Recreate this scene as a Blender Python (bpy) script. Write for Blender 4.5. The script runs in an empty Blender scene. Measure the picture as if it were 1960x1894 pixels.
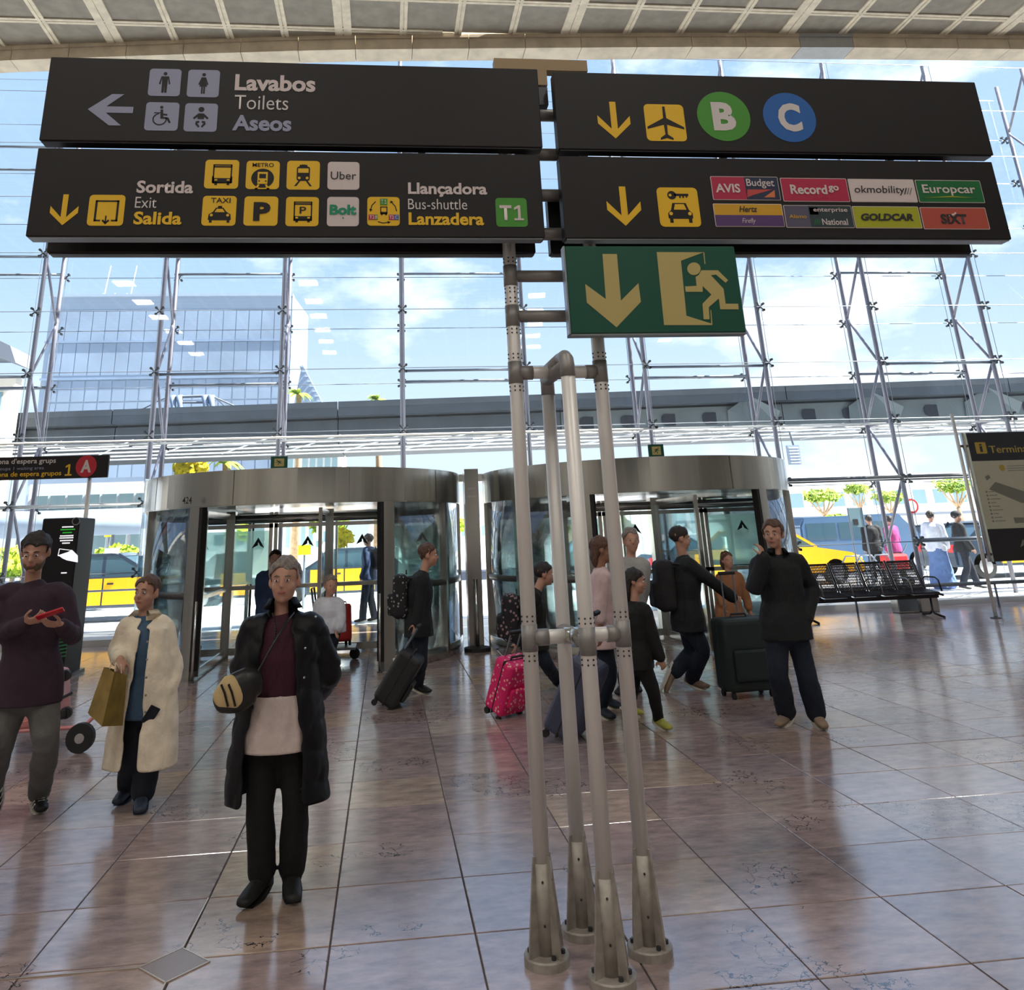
import bpy, bmesh, math, random
from mathutils import Vector as V, Matrix, noise, Euler
random.seed(7)
C = bpy.context.scene.collection
SC = bpy.context.scene
PI = math.pi

# ------------------------------------------------------------------ camera
EYE = V((0, 0, 1.66))
FPX, PPX, PPY = 1530.0, 898.34, 526.55
PITCH, YAW, ROLL = 0.312366, 0.110906, -0.0366015
def _axes():
    cy, sy, cp, sp, cr, sr = math.cos(YAW), math.sin(YAW), math.cos(PITCH), math.sin(PITCH), math.cos(ROLL), math.sin(ROLL)
    f = V((sy*cp, cy*cp, sp)); rt = V((cy, -sy, 0)); up = rt.cross(f)
    return cr*rt + sr*up, -sr*rt + cr*up, f
RT, UP, FW = _axes()
cam = bpy.data.objects.new('camera', bpy.data.cameras.new('camera')); C.objects.link(cam)
cam.matrix_world = Matrix(((RT.x, UP.x, -FW.x, EYE.x), (RT.y, UP.y, -FW.y, EYE.y), (RT.z, UP.z, -FW.z, EYE.z), (0, 0, 0, 1)))
cam.data.sensor_fit = 'HORIZONTAL'; cam.data.sensor_width = 36
cam.data.lens = FPX/1960*36
cam.data.shift_x = (980-PPX)/1960; cam.data.shift_y = (PPY-947)/1960
cam.data.clip_start = .05; cam.data.clip_end = 600
SC.camera = cam
def ray(x, y): return RT*((x-PPX)/FPX) - UP*((y-PPY)/FPX) + FW
def PX(x, y, Y):            # survey point: where the sight line of a photo pixel meets the upright plane at depth Y
    d = ray(x, y); return EYE + d*(Y/d.y)
def FL(x, y, z=0.0):        # ... and where it meets the level plane z
    d = ray(x, y); return EYE + d*((z-EYE.z)/d.z)

# ------------------------------------------------------------------ world, sun, lamps, exposure
SC.view_settings.view_transform = 'Standard'; SC.view_settings.look = 'None'
SC.view_settings.exposure = 0.45; SC.view_settings.gamma = 1.0; SC.view_settings.use_curve_mapping = False
SC.cycles.transparent_max_bounces = 24; SC.cycles.max_bounces = 8
w = bpy.data.worlds.new('sky'); SC.world = w; w.use_nodes = True
nt = w.node_tree; nt.nodes.clear()
def N(t, k, **kw):
    n = t.nodes.new(k)
    for a, b in kw.items(): setattr(n, a, b)
    return n
tc = N(nt, 'ShaderNodeTexCoord'); sp = N(nt, 'ShaderNodeSeparateXYZ'); nt.links.new(tc.outputs['Generated'], sp.inputs[0])
rp = N(nt, 'ShaderNodeValToRGB'); nt.links.new(sp.outputs['Z'], rp.inputs[0])
rp.color_ramp.elements[0].position = 0.0; rp.color_ramp.elements[0].color = (.78, .89, 1.0, 1)
rp.color_ramp.elements[1].position = .75; rp.color_ramp.elements[1].color = (.26, .44, .80, 1)
e = rp.color_ramp.elements.new(.3); e.color = (.44, .63, .92, 1)
mp = N(nt, 'ShaderNodeMapping'); mp.inputs['Scale'].default_value = (1.0, 1.0, 2.2); mp.inputs['Location'].default_value = (3.1, .4, .2)
nt.links.new(tc.outputs['Generated'], mp.inputs[0])
nz = N(nt, 'ShaderNodeTexNoise'); nz.inputs['Scale'].default_value = 3.2; nz.inputs['Detail'].default_value = 9; nz.inputs['Roughness'].default_value = .6
nt.links.new(mp.outputs[0], nz.inputs[0])
cr = N(nt, 'ShaderNodeValToRGB'); cr.color_ramp.elements[0].position = .50; cr.color_ramp.elements[1].position = .68
nt.links.new(nz.outputs[0], cr.inputs[0])
mx = N(nt, 'ShaderNodeMix', data_type='RGBA'); nt.links.new(cr.outputs[0], mx.inputs[0]); nt.links.new(rp.outputs[0], mx.inputs[6]); mx.inputs[7].default_value = (1.25, 1.28, 1.3, 1)
bg = N(nt, 'ShaderNodeBackground'); bg.inputs[1].default_value = 1.0; nt.links.new(mx.outputs[2], bg.inputs[0])
wo = N(nt, 'ShaderNodeOutputWorld'); nt.links.new(bg.outputs[0], wo.inputs[0])
sun = bpy.data.objects.new('sun', bpy.data.lights.new('sun', 'SUN')); C.objects.link(sun)
sun.data.energy = 19; sun.data.angle = .01; sun.data.color = (1, .95, .86)
sun.rotation_euler = V((-.75, .12, -.9)).to_track_quat('-Z', 'Y').to_euler()
def area(name, loc, sx, sy, e, col):
    l = bpy.data.objects.new(name, bpy.data.lights.new(name, 'AREA')); C.objects.link(l)
    l.data.shape = 'RECTANGLE'; l.data.size = sx; l.data.size_y = sy; l.data.energy = e; l.data.color = col; l.location = loc
for ix, (x, y) in enumerate([(a, b) for a in (-10, -3, 4, 11) for b in (-8, -3, 2)]):
    area('hall_lamp', (x, y, 11.3), .7, .7, 95 if x < 5 else 40, (1, .95, .88))

# ------------------------------------------------------------------ materials
def mat(name, col, rough=.5, metal=0., var=.0, vscale=6., bump=0., bscale=40., spec=.5, emit=0., coat=0., stretch=None, col2=None):
    m = bpy.data.materials.new(name); m.use_nodes = True; t = m.node_tree; b = t.nodes['Principled BSDF']
    b.inputs['Base Color'].default_value = (*col, 1); b.inputs['Roughness'].default_value = rough; b.inputs['Metallic'].default_value = metal
    b.inputs['Specular IOR Level'].default_value = spec
    if coat: b.inputs['Coat Weight'].default_value = coat; b.inputs['Coat Roughness'].default_value = .08
    if emit: b.inputs['Emission Color'].default_value = (*col, 1); b.inputs['Emission Strength'].default_value = emit
    if var or bump or col2:
        co = N(t, 'ShaderNodeNewGeometry'); src = co.outputs['Position']
        if stretch:
            mm = N(t, 'ShaderNodeMapping'); mm.inputs['Scale'].default_value = stretch; t.links.new(src, mm.inputs[0]); src = mm.outputs[0]
    if var or col2:
        n = N(t, 'ShaderNodeTexNoise'); n.inputs['Scale'].default_value = vscale; n.inputs['Detail'].default_value = 5; t.links.new(src, n.inputs[0])
        r = N(t, 'ShaderNodeValToRGB'); t.links.new(n.outputs[0], r.inputs[0])
        r.color_ramp.elements[0].position = .35; r.color_ramp.elements[1].position = .65
        a = col; c = col2 or col
        r.color_ramp.elements[0].color = (*[max(0, v*(1-var)) for v in a], 1); r.color_ramp.elements[1].color = (*[min(1, v*(1+var)) for v in c], 1)
        t.links.new(r.outputs[0], b.inputs['Base Color'])
    if bump:
        n = N(t, 'ShaderNodeTexNoise'); n.inputs['Scale'].default_value = bscale; n.inputs['Detail'].default_value = 4; t.links.new(src, n.inputs[0])
        bb = N(t, 'ShaderNodeBump'); bb.inputs['Strength'].default_value = bump; bb.inputs['Distance'].default_value = .01
        t.links.new(n.outputs[0], bb.inputs['Height']); t.links.new(bb.outputs[0], b.inputs['Normal'])
    return m
def glass(name, tint, refl=.07, rough=0.02):
    m = bpy.data.materials.new(name); m.use_nodes = True; t = m.node_tree; t.nodes.clear()
    tr = N(t, 'ShaderNodeBsdfTransparent'); tr.inputs[0].default_value = (*tint, 1)
    g = N(t, 'ShaderNodeBsdfGlossy'); g.inputs[0].default_value = (.9, .95, 1, 1); g.inputs['Roughness'].default_value = rough
    f = N(t, 'ShaderNodeFresnel'); f.inputs[0].default_value = 1.45
    ml = N(t, 'ShaderNodeMath', operation='MULTIPLY'); t.links.new(f.outputs[0], ml.inputs[0]); ml.inputs[1].default_value = refl/.04
    cl = N(t, 'ShaderNodeClamp'); t.links.new(ml.outputs[0], cl.inputs[0]); cl.inputs['Max'].default_value = .8
    mx = N(t, 'ShaderNodeMixShader'); t.links.new(cl.outputs[0], mx.inputs[0]); t.links.new(tr.outputs[0], mx.inputs[1]); t.links.new(g.outputs[0], mx.inputs[2])
    o = N(t, 'ShaderNodeOutputMaterial'); t.links.new(mx.outputs[0], o.inputs[0]); return m
M = {}
def dm(k, *a, **kw): M[k] = mat(k, *a, **kw)
dm('board', (.0085, .0072, .0075), .5, bump=.08, bscale=300, spec=.35)
dm('board_edge', (.05, .05, .055), .35, metal=.6)
dm('board_alu', (.30, .32, .34), .4, metal=.8)
dm('yellow', (.78, .47, .006), .5); dm('white_print', (.62, .58, .56), .5); dm('grey_print', (.28, .30, .42), .5)
dm('pink_white', (.62, .54, .53), .5); dm('ink', (.02, .02, .022), .5)
dm('green_print', (.05, .27, .02), .5); dm('blue_print', (.006, .11, .40), .5); dm('bolt_green', (.0, .24, .12), .5)
dm('sign_green', (.0, .075, .045), .4); dm('sign_cream', (.48, .39, .14), .5)
dm('crimson', (.42, .012, .06), .5); dm('navy_print', (.012, .022, .065), .5); dm('orange_print', (.62, .18, .05), .5); dm('coral', (.5, .06, .05), .5)
dm('purple_print', (.085, .035, .15), .5); dm('lime', (.36, .38, .01), .5); dm('rust_print', (.42, .07, .045), .5); dm('euro_green', (.0, .13, .03), .5)
dm('slate_print', (.085, .08, .13), .5); dm('dark_teal', (.02, .04, .045), .5); dm('mustard', (.6, .33, .01), .5)
dm('pole', (.74, .72, .69), .42, metal=.25, bump=.05, bscale=400); dm('pole_joint', (.27, .26, .25), .45, metal=.4); dm('pole_foot', (.36, .33, .29), .5, metal=.3, var=.15, vscale=20)
dm('bolt', (.03, .03, .03), .5)
dm('tan_plate', (.34, .24, .13), .6); dm('cream_box', (.5, .42, .3), .6)
dm('steel', (.50, .50, .47), .20, metal=.92, var=.28, vscale=2.2, stretch=(1, 1, .08)); dm('steel_dark', (.12, .12, .12), .35, metal=.7)  # steel: vertical streaks in the colour imitate reflections
dm('truss', (.22, .22, .27), .4, metal=.3); dm('clamp', (.05, .06, .07), .4, metal=.5); dm('rail_steel', (.17, .20, .24), .35, metal=.4)
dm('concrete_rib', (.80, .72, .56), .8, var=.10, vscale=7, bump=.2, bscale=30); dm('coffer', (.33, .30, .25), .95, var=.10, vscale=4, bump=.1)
dm('beam_block', (.72, .63, .48), .8, var=.12, vscale=3); dm('beam_block_blue', (.50, .52, .52), .8, var=.05)
dm('wall_plaster', (.6, .57, .52), .9, var=.04)
dm('black_kiosk', (.008, .008, .01), .5, spec=.3); dm('screen_white', (.85, .85, .9), .5, emit=.7); dm('screen_green', (.02, .4, .03), .5, emit=.5)
dm('grille_green', (.02, .16, .06), .6)
dm('bench_metal', (.035, .03, .032), .35, metal=.5); dm('bench_arm', (.25, .24, .22), .3, metal=.8)
dm('map_paper', (.50, .50, .38), .6, var=.03); dm('map_grey', (.2, .2, .17), .6); dm('terminal_dark', (.03, .035, .045), .5); dm('info_gold', (.45, .33, .06), .5)
dm('red_round', (.5, .01, .03), .5); dm('skin', (.50, .27, .19), .5, var=.06, vscale=15); dm('skin_dark', (.30, .15, .09), .5, var=.06, vscale=15)
dm('eye_white', (.8, .8, .78), .2); dm('iris', (.05, .03, .02), .2); dm('lips', (.38, .12, .10), .5)
dm('hair_grey', (.22, .19, .17), .7, var=.3, vscale=60, bump=.6, bscale=120); dm('hair_brown', (.10, .05, .03), .6, var=.3, vscale=60, bump=.6, bscale=120)
dm('hair_dark', (.02, .015, .013), .6, var=.3, vscale=60, bump=.6, bscale=120); dm('beard', (.16, .11, .06), .7, bump=.6, bscale=150)
def cloth(k, c, r=.85, v=.12, b=.35, bs=60, **kw): dm(k, c, r, var=v, vscale=9, bump=b, bscale=bs, **kw)
cloth('puffer_black', (.0035, .004, .006), .5, bs=25, spec=.3); cloth('sweater_burgundy', (.05, .008, .022)); cloth('shirt_white', (.62, .52, .48)); cloth('trousers_black', (.004, .004, .005))
cloth('shoe_black', (.008, .008, .008), .6); cloth('coat_cream', (.84, .74, .58), .9, b=.5, bs=35); cloth('shirt_blue', (.05, .10, .17)); cloth('trousers_navy', (.008, .012, .022))
cloth('shoe_navy', (.02, .03, .05), .6); cloth('sweater_plum', (.035, .017, .030)); cloth('jeans_grey', (.12, .12, .115), bs=90); cloth('sole_white', (.7, .66, .55), .6)
cloth('jacket_black', (.008, .010, .012)); cloth('jeans_navy', (.008, .015, .030)); cloth('shoe_tan', (.28, .20, .14)); cloth('shirt_pink', (.70, .52, .52)); cloth('sweater_tan', (.30, .13, .06))
cloth('trousers_tan', (.32, .17, .08)); cloth('sweater_black', (.006, .007, .006)); cloth('hot_pink', (.8, .01, .2)); cloth('shoe_yellow', (.42, .42, .08)); cloth('hoodie_grey', (.35, .35, .34))
cloth('pack_black', (.015, .015, .017)); cloth('jacket_blue', (.02, .04, .10)); cloth('robe_blue', (.10, .17, .35)); cloth('robe_white', (.6, .62, .7)); cloth('magenta', (.3, .03, .16))
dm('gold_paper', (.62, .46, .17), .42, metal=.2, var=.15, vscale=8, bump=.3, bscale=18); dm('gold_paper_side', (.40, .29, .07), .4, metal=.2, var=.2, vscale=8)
dm('bag_cream', (.62, .46, .22), .6, bump=.3, bscale=80); dm('leather_black', (.01, .01, .01), .35)
dm('phone_red', (.6, .01, .03), .3); dm('case_pink', (.62, .24, .24), .3, coat=.3); dm('case_black', (.012, .013, .015), .5, bump=.2, bscale=200); dm('case_navy', (.05, .055, .10), .45)
dm('case_red', (.42, .02, .02), .4); dm('rubber', (.012, .012, .012), .6); dm('chrome', (.6, .6, .6), .2, metal=1)
dm('case_teal_black', (.008, .02, .02), .6, bump=.3, bscale=150)
# patterned fabrics: printed spots
def spotted(k, base, spot, scale, thr, rough=.5, spot2=None):
    m = mat(k, base, rough); t = m.node_tree; b = t.nodes['Principled BSDF']
    g = N(t, 'ShaderNodeTexCoord'); v = N(t, 'ShaderNodeTexVoronoi'); v.inputs['Scale'].default_value = scale; t.links.new(g.outputs['Object'], v.inputs['Vector'])
    r = N(t, 'ShaderNodeValToRGB'); r.color_ramp.interpolation = 'CONSTANT'; t.links.new(v.outputs['Distance'], r.inputs[0])
    r.color_ramp.elements[0].color = (*spot, 1); r.color_ramp.elements[1].position = thr; r.color_ramp.elements[1].color = (*base, 1)
    t.links.new(r.outputs[0], b.inputs['Base Color']); M[k] = m
spotted('case_pink_print', (.75, .008, .14), (.9, .45, .42), 26, .30); spotted('pack_print', (.012, .012, .016), (.32, .20, .22), 22, .30, .8); spotted('pack_print_b', (.012, .012, .014), (.30, .30, .32), 24, .26, .8)
# outdoors
dm('pavement', (.62, .64, .66), .7, var=.06, vscale=.6); dm('asphalt', (.30, .32, .36), .8, var=.08, vscale=2); dm('kerb', (.5, .5, .48), .8)
dm('viaduct', (.055, .07, .085), .7, var=.15, vscale=.8); dm('viaduct_web', (.11, .135, .14), .8, var=.1, vscale=1); dm('hole_shade', (.02, .025, .035), .9)
dm('tower_glass', (.22, .29, .40), .5, spec=.4, var=.10, vscale=.25); dm('tower_pane', (.25, .32, .42), .35, spec=.5, var=.10, vscale=.3); dm('tower_frame', (.31, .38, .47), .6)  # pale blue-grey tones have the haze of the glass front mixed in
dm('white_wall', (.80, .80, .80), .8, var=.03); dm('cream_wall', (.74, .68, .56), .8); dm('far_pane', (.18, .28, .32), .2, spec=.8); dm('roof_grey', (.16, .18, .22), .7)
dm('leaf_green', (.22, .42, .03), .7, var=.3, vscale=2, col2=(.50, .60, .03)); dm('leaf_yellow', (.72, .62, .01), .7, var=.2, vscale=2); dm('leaf_pine', (.16, .34, .04), .7, var=.3, vscale=1.5, col2=(.42, .50, .05))
dm('bark', (.42, .27, .16), .9, var=.2, vscale=6); dm('taxi_yellow', (.85, .42, .01), .3, coat=.4); dm('taxi_black', (.03, .05, .08), .25, coat=.4); dm('car_glass', (.06, .12, .16), .1, spec=.9)
dm('van_blue', (.08, .16, .28), .3, coat=.4); dm('lattice_white', (.75, .75, .72), .6); dm('sign_red', (.6, .02, .03), .5); dm('sign_yellow', (.9, .7, .0), .5)
M['pane'] = glass('pane', (.965, .985, .995), .045); M['door_glass'] = glass('door_glass', (.93, .985, .975), .055); M['frost'] = mat('frost', (.62, .88, .82), .3)
M['rail_glass'] = glass('rail_glass', (.88, .95, .97), .08)
# frosted film on glass: part see-through, part white
fm = bpy.data.materials.new('frost_film'); fm.use_nodes = True; t = fm.node_tree; t.nodes.clear()
a_ = N(t, 'ShaderNodeBsdfTransparent'); a_.inputs[0].default_value = (.85, .97, .94, 1); b_ = N(t, 'ShaderNodeBsdfTranslucent'); b_.inputs[0].default_value = (.78, .95, .90, 1)
x_ = N(t, 'ShaderNodeMixShader'); x_.inputs[0].default_value = .45; o_ = N(t, 'ShaderNodeOutputMaterial')
t.links.new(a_.outputs[0], x_.inputs[1]); t.links.new(b_.outputs[0], x_.inputs[2]); t.links.new(x_.outputs[0], o_.inputs[0]); M['frost_film'] = fm
TX0, TDX, TY0, TDY = -.24, .627, 3.58, .607
def floor_mat():
    m = bpy.data.materials.new('travertine'); m.use_nodes = True; t = m.node_tree; b = t.nodes['Principled BSDF']; L = t.links.new
    g = N(t, 'ShaderNodeNewGeometry'); s = N(t, 'ShaderNodeSeparateXYZ'); L(g.outputs['Position'], s.inputs[0])
    def cell(o, a, d):
        q = N(t, 'ShaderNodeMath', operation='SUBTRACT'); L(s.outputs[o], q.inputs[0]); q.inputs[1].default_value = a
        r = N(t, 'ShaderNodeMath', operation='DIVIDE'); L(q.outputs[0], r.inputs[0]); r.inputs[1].default_value = d
        f = N(t, 'ShaderNodeMath', operation='FLOOR'); L(r.outputs[0], f.inputs[0]); return f.outputs[0]
    cc = N(t, 'ShaderNodeCombineXYZ'); L(cell('X', TX0, TDX), cc.inputs[0]); L(cell('Y', TY0, TDY), cc.inputs[1])
    wn = N(t, 'ShaderNodeTexWhiteNoise'); wn.noise_dimensions = '3D'; L(cc.outputs[0], wn.inputs['Vector'])
    r1 = N(t, 'ShaderNodeValToRGB'); L(wn.outputs['Value'], r1.inputs[0]); el = r1.color_ramp.elements
    el[0].color = (.29, .225, .21, 1); el[1].position = 1; el[1].color = (.44, .36, .32, 1)
    for p, c in ((.25, (.34, .265, .26)), (.5, (.39, .30, .275)), (.7, (.33, .27, .29)), (.88, (.40, .29, .20))):
        e = el.new(p); e.color = (*c, 1)
    off = N(t, 'ShaderNodeVectorMath', operation='ADD'); L(g.outputs['Position'], off.inputs[0])
    sc_ = N(t, 'ShaderNodeVectorMath', operation='SCALE'); L(wn.outputs['Color'], sc_.inputs[0]); sc_.inputs['Scale'].default_value = 9; L(sc_.outputs[0], off.inputs[1])
    mm = N(t, 'ShaderNodeMapping'); mm.inputs['Scale'].default_value = (2.6, 6, 1); L(off.outputs[0], mm.inputs[0])
    n1 = N(t, 'ShaderNodeTexNoise'); n1.inputs['Scale'].default_value = 2.4; n1.inputs['Detail'].default_value = 10; n1.inputs['Roughness'].default_value = .68; L(mm.outputs[0], n1.inputs[0])
    r2 = N(t, 'ShaderNodeValToRGB'); L(n1.outputs[0], r2.inputs[0]); r2.color_ramp.elements[0].position = .3; r2.color_ramp.elements[1].position = .72
    r2.color_ramp.elements[0].color = (.62, .60, .62, 1); r2.color_ramp.elements[1].color = (1.42, 1.38, 1.34, 1)
    mu = N(t, 'ShaderNodeMix', data_type='RGBA', blend_type='MULTIPLY'); mu.inputs[0].default_value = 1; L(r1.outputs[0], mu.inputs[6]); L(r2.outputs[0], mu.inputs[7])
    # hairline cracks in patches
    vo = N(t, 'ShaderNodeTexVoronoi', feature='DISTANCE_TO_EDGE'); vo.inputs['Scale'].default_value = 9
    wob = N(t, 'ShaderNodeTexNoise'); wob.inputs['Scale'].default_value = 6; wob.inputs['Detail'].default_value = 4; L(g.outputs['Position'], wob.inputs[0])
    wa = N(t, 'ShaderNodeVectorMath', operation='ADD'); ws = N(t, 'ShaderNodeVectorMath', operation='SCALE'); ws.inputs['Scale'].default_value = .35; L(wob.outputs['Color'], ws.inputs[0]); L(g.outputs['Position'], wa.inputs[0]); L(ws.outputs[0], wa.inputs[1]); L(wa.outputs[0], vo.inputs['Vector'])
    lt = N(t, 'ShaderNodeMath', operation='LESS_THAN'); L(vo.outputs['Distance'], lt.inputs[0]); lt.inputs[1].default_value = .020
    mk = N(t, 'ShaderNodeTexNoise'); mk.inputs['Scale'].default_value = .9; mk.inputs['Detail'].default_value = 3; L(g.outputs['Position'], mk.inputs[0])
    gt = N(t, 'ShaderNodeMath', operation='GREATER_THAN'); L(mk.outputs[0], gt.inputs[0]); gt.inputs[1].default_value = .585
    ck = N(t, 'ShaderNodeMath', operation='MULTIPLY'); L(lt.outputs[0], ck.inputs[0]); L(gt.outputs[0], ck.inputs[1])
    m2 = N(t, 'ShaderNodeMix', data_type='RGBA'); L(ck.outputs[0], m2.inputs[0]); L(mu.outputs[2], m2.inputs[6]); m2.inputs[7].default_value = (.03, .025, .03, 1)
    L(m2.outputs[2], b.inputs['Base Color'])
    n3 = N(t, 'ShaderNodeTexNoise'); n3.inputs['Scale'].default_value = 5; n3.inputs['Detail'].default_value = 6; L(mm.outputs[0], n3.inputs[0])
    r3 = N(t, 'ShaderNodeMapRange'); L(n3.outputs[0], r3.inputs[0]); r3.inputs['To Min'].default_value = .07; r3.inputs['To Max'].default_value = .24; L(r3.outputs[0], b.inputs['Roughness'])
    b.inputs['IOR'].default_value = 2.0; b.inputs['Specular IOR Level'].default_value = .6
    n4 = N(t, 'ShaderNodeTexNoise'); n4.inputs['Scale'].default_value = 18; n4.inputs['Detail'].default_value = 6; L(mm.outputs[0], n4.inputs[0])
    bp = N(t, 'ShaderNodeBump'); bp.inputs['Strength'].default_value = .05; bp.inputs['Distance'].default_value = .004; L(n4.outputs[0], bp.inputs['Height']); L(bp.outputs[0], b.inputs['Normal'])
    return m
M['travertine'] = floor_mat(); dm('grout', (.09, .075, .075), .9); dm('brass', (.55, .47, .38), .3, metal=.8); dm('inlay', (.24, .20, .20), .25)

# ------------------------------------------------------------------ mesh helpers
def MB(): return bmesh.new()
def obj(name, bm, m, parent=None, smooth=False):
    me = bpy.data.meshes.new(name); bm.to_mesh(me); bm.free()
    return omesh(name, me, m, parent, smooth)
def omesh(name, me, m, parent=None, smooth=False):
    if m is not None:
        me.materials.clear(); me.materials.append(M[m] if isinstance(m, str) else m)
    if smooth: me.polygons.foreach_set('use_smooth', [True]*len(me.polygons))
    o = bpy.data.objects.new(name, me); C.objects.link(o)
    if parent is not None:
        o.parent = parent; o.matrix_parent_inverse = WM(parent).inverted()
    return o
def WM(o):
    m = o.matrix_basis.copy()
    return (WM(o.parent) @ o.matrix_parent_inverse @ m) if o.parent else m
def thing(name, label, cat, loc=(0, 0, 0), rz=0, group=None):
    o = bpy.data.objects.new(name, None); C.objects.link(o); o.location = loc; o.rotation_euler = (0, 0, rz); o.empty_display_size = .2
    o['label'] = label; o['category'] = cat
    if group: o['group'] = group
    return o
def tag(o, label, cat, group=None):
    o['label'] = label; o['category'] = cat
    if group: o['group'] = group
    return o
def struct(name, parent=None):
    o = bpy.data.objects.new(name, None); C.objects.link(o); o['kind'] = 'structure'
    if parent: o.parent = parent
    return o
def box(bm, x0, x1, y0, y1, z0, z1, mtx=None):
    vs = [bm.verts.new((x, y, z)) for x in (x0, x1) for y in (y0, y1) for z in (z0, z1)]
    for f in ((0, 1, 3, 2), (4, 6, 7, 5), (0, 4, 5, 1), (2, 3, 7, 6), (0, 2, 6, 4), (1, 5, 7, 3)): bm.faces.new([vs[i] for i in f])
    if mtx: bmesh.ops.transform(bm, matrix=mtx, verts=vs)
    return vs
def rbox(bm, x0, x1, y0, y1, z0, z1, r, seg=3, mtx=None):
    b2 = MB(); vs = box(b2, x0, x1, y0, y1, z0, z1)
    bmesh.ops.bevel(b2, geom=list(b2.edges), offset=r, segments=seg, profile=.5, affect='EDGES')
    if mtx: bmesh.ops.transform(b2, matrix=mtx, verts=list(b2.verts))
    merge(bm, b2)
def merge(bm, b2):
    d = {v: bm.verts.new(v.co) for v in b2.verts}
    for f in b2.faces:
        try: bm.faces.new([d[v] for v in f.verts])
        except ValueError: pass
    b2.free()
def tube(bm, pts, r, n=10, caps=True):
    pts = [V(p) for p in pts]; rr = r if isinstance(r, (list, tuple)) else [r]*len(pts)
    t0 = (pts[1]-pts[0]).normalized(); u = t0.orthogonal().normalized(); rings = []
    for i, p in enumerate(pts):
        t = (pts[min(i+1, len(pts)-1)]-pts[max(i-1, 0)])
        t = t.normalized() if t.length > 1e-9 else t0
        u = (u - t*u.dot(t)).normalized(); v = t.cross(u)
        rings.append([bm.verts.new(p + (u*math.cos(a)+v*math.sin(a))*rr[i]) for a in [2*PI*k/n for k in range(n)]])
    for a, b in zip(rings, rings[1:]):
        for k in range(n): bm.faces.new((a[k], a[(k+1) % n], b[(k+1) % n], b[k]))
    if caps: bm.faces.new(rings[0][::-1]); bm.faces.new(rings[-1])
def disc(bm, c, r, y0, y1, n=20):     # short cylinder along Y
    tube(bm, [(c[0], y0, c[1]), (c[0], y1, c[1])], r, n)
def cyl(bm, a, b, r, n=12): tube(bm, [a, b], r, n)
def lathe(bm, prof, n=20, c=(0, 0, 0)):
    rings = [[bm.verts.new((c[0]+r*math.cos(2*PI*k/n), c[1]+r*math.sin(2*PI*k/n), c[2]+z)) for k in range(n)] for r, z in prof]
    for a, b in zip(rings, rings[1:]):
        for k in range(n): bm.faces.new((a[k], a[(k+1) % n], b[(k+1) % n], b[k]))
    bm.faces.new(rings[0][::-1]); bm.faces.new(rings[-1])
def prism(bm, pts, d0, d1, ax='y'):    # polygon (u,w) extruded along axis
    def P(u, w_, d): return (u, d, w_) if ax == 'y' else ((d, u, w_) if ax == 'x' else (u, w_, d))
    a = [bm.verts.new(P(u, w_, d0)) for u, w_ in pts]; b = [bm.verts.new(P(u, w_, d1)) for u, w_ in pts]
    n = len(pts); bm.faces.new(a); bm.faces.new(b[::-1])
    for i in range(n): bm.faces.new((a[i], b[i], b[(i+1) % n], a[(i+1) % n]))
def arc_wall(bm, cx, cy, r0, r1, z0, z1, a0, a1, n=16):
    P = []
    for i in range(n+1):
        a = a0+(a1-a0)*i/n; c, s = math.cos(a), math.sin(a)
        P.append([bm.verts.new((cx+r*c, cy+r*s, z)) for r in (r0, r1) for z in (z0, z1)])
    for p, q in zip(P, P[1:]):
        for i, j in ((0, 1), (1, 3), (3, 2), (2, 0)): bm.faces.new((p[i], p[j], q[j], q[i]))
    bm.faces.new([P[0][k] for k in (0, 2, 3, 1)]); bm.faces.new([P[-1][k] for k in (0, 1, 3, 2)])
def rrect(x0, x1, z0, z1, r, seg=4):
    o = []
    for cx, cz, a in ((x1-r, z1-r, 0), (x0+r, z1-r, 90), (x0+r, z0+r, 180), (x1-r, z0+r, 270)):
        for k in range(seg+1):
            t = math.radians(a+90*k/seg); o.append((cx+r*math.cos(t), cz+r*math.sin(t)))
    return o
def circ(cx, cz, r, n=24, rz=None): return [(cx+r*math.cos(2*PI*k/n), cz+(rz or r)*math.sin(2*PI*k/n)) for k in range(n)]
_ly = .0008
def flat(name, polys, Y, m, parent, lay=1, th=.0012):
    bm = MB()
    for p in polys: prism(bm, p, Y-.0004-lay*_ly-th*.2, Y+.0002)
    return obj(name, bm, m, parent)
def bar2(p, q, w_):     # line of width w as polygon
    p = V(p).to_2d() if len(p) == 3 else V(p); q = V(q); d = (q-p).normalized(); n = V((-d.y, d.x))*w_/2
    return [tuple(p+n), tuple(q+n), tuple(q-n), tuple(p-n)]
FONTC = {}
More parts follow.
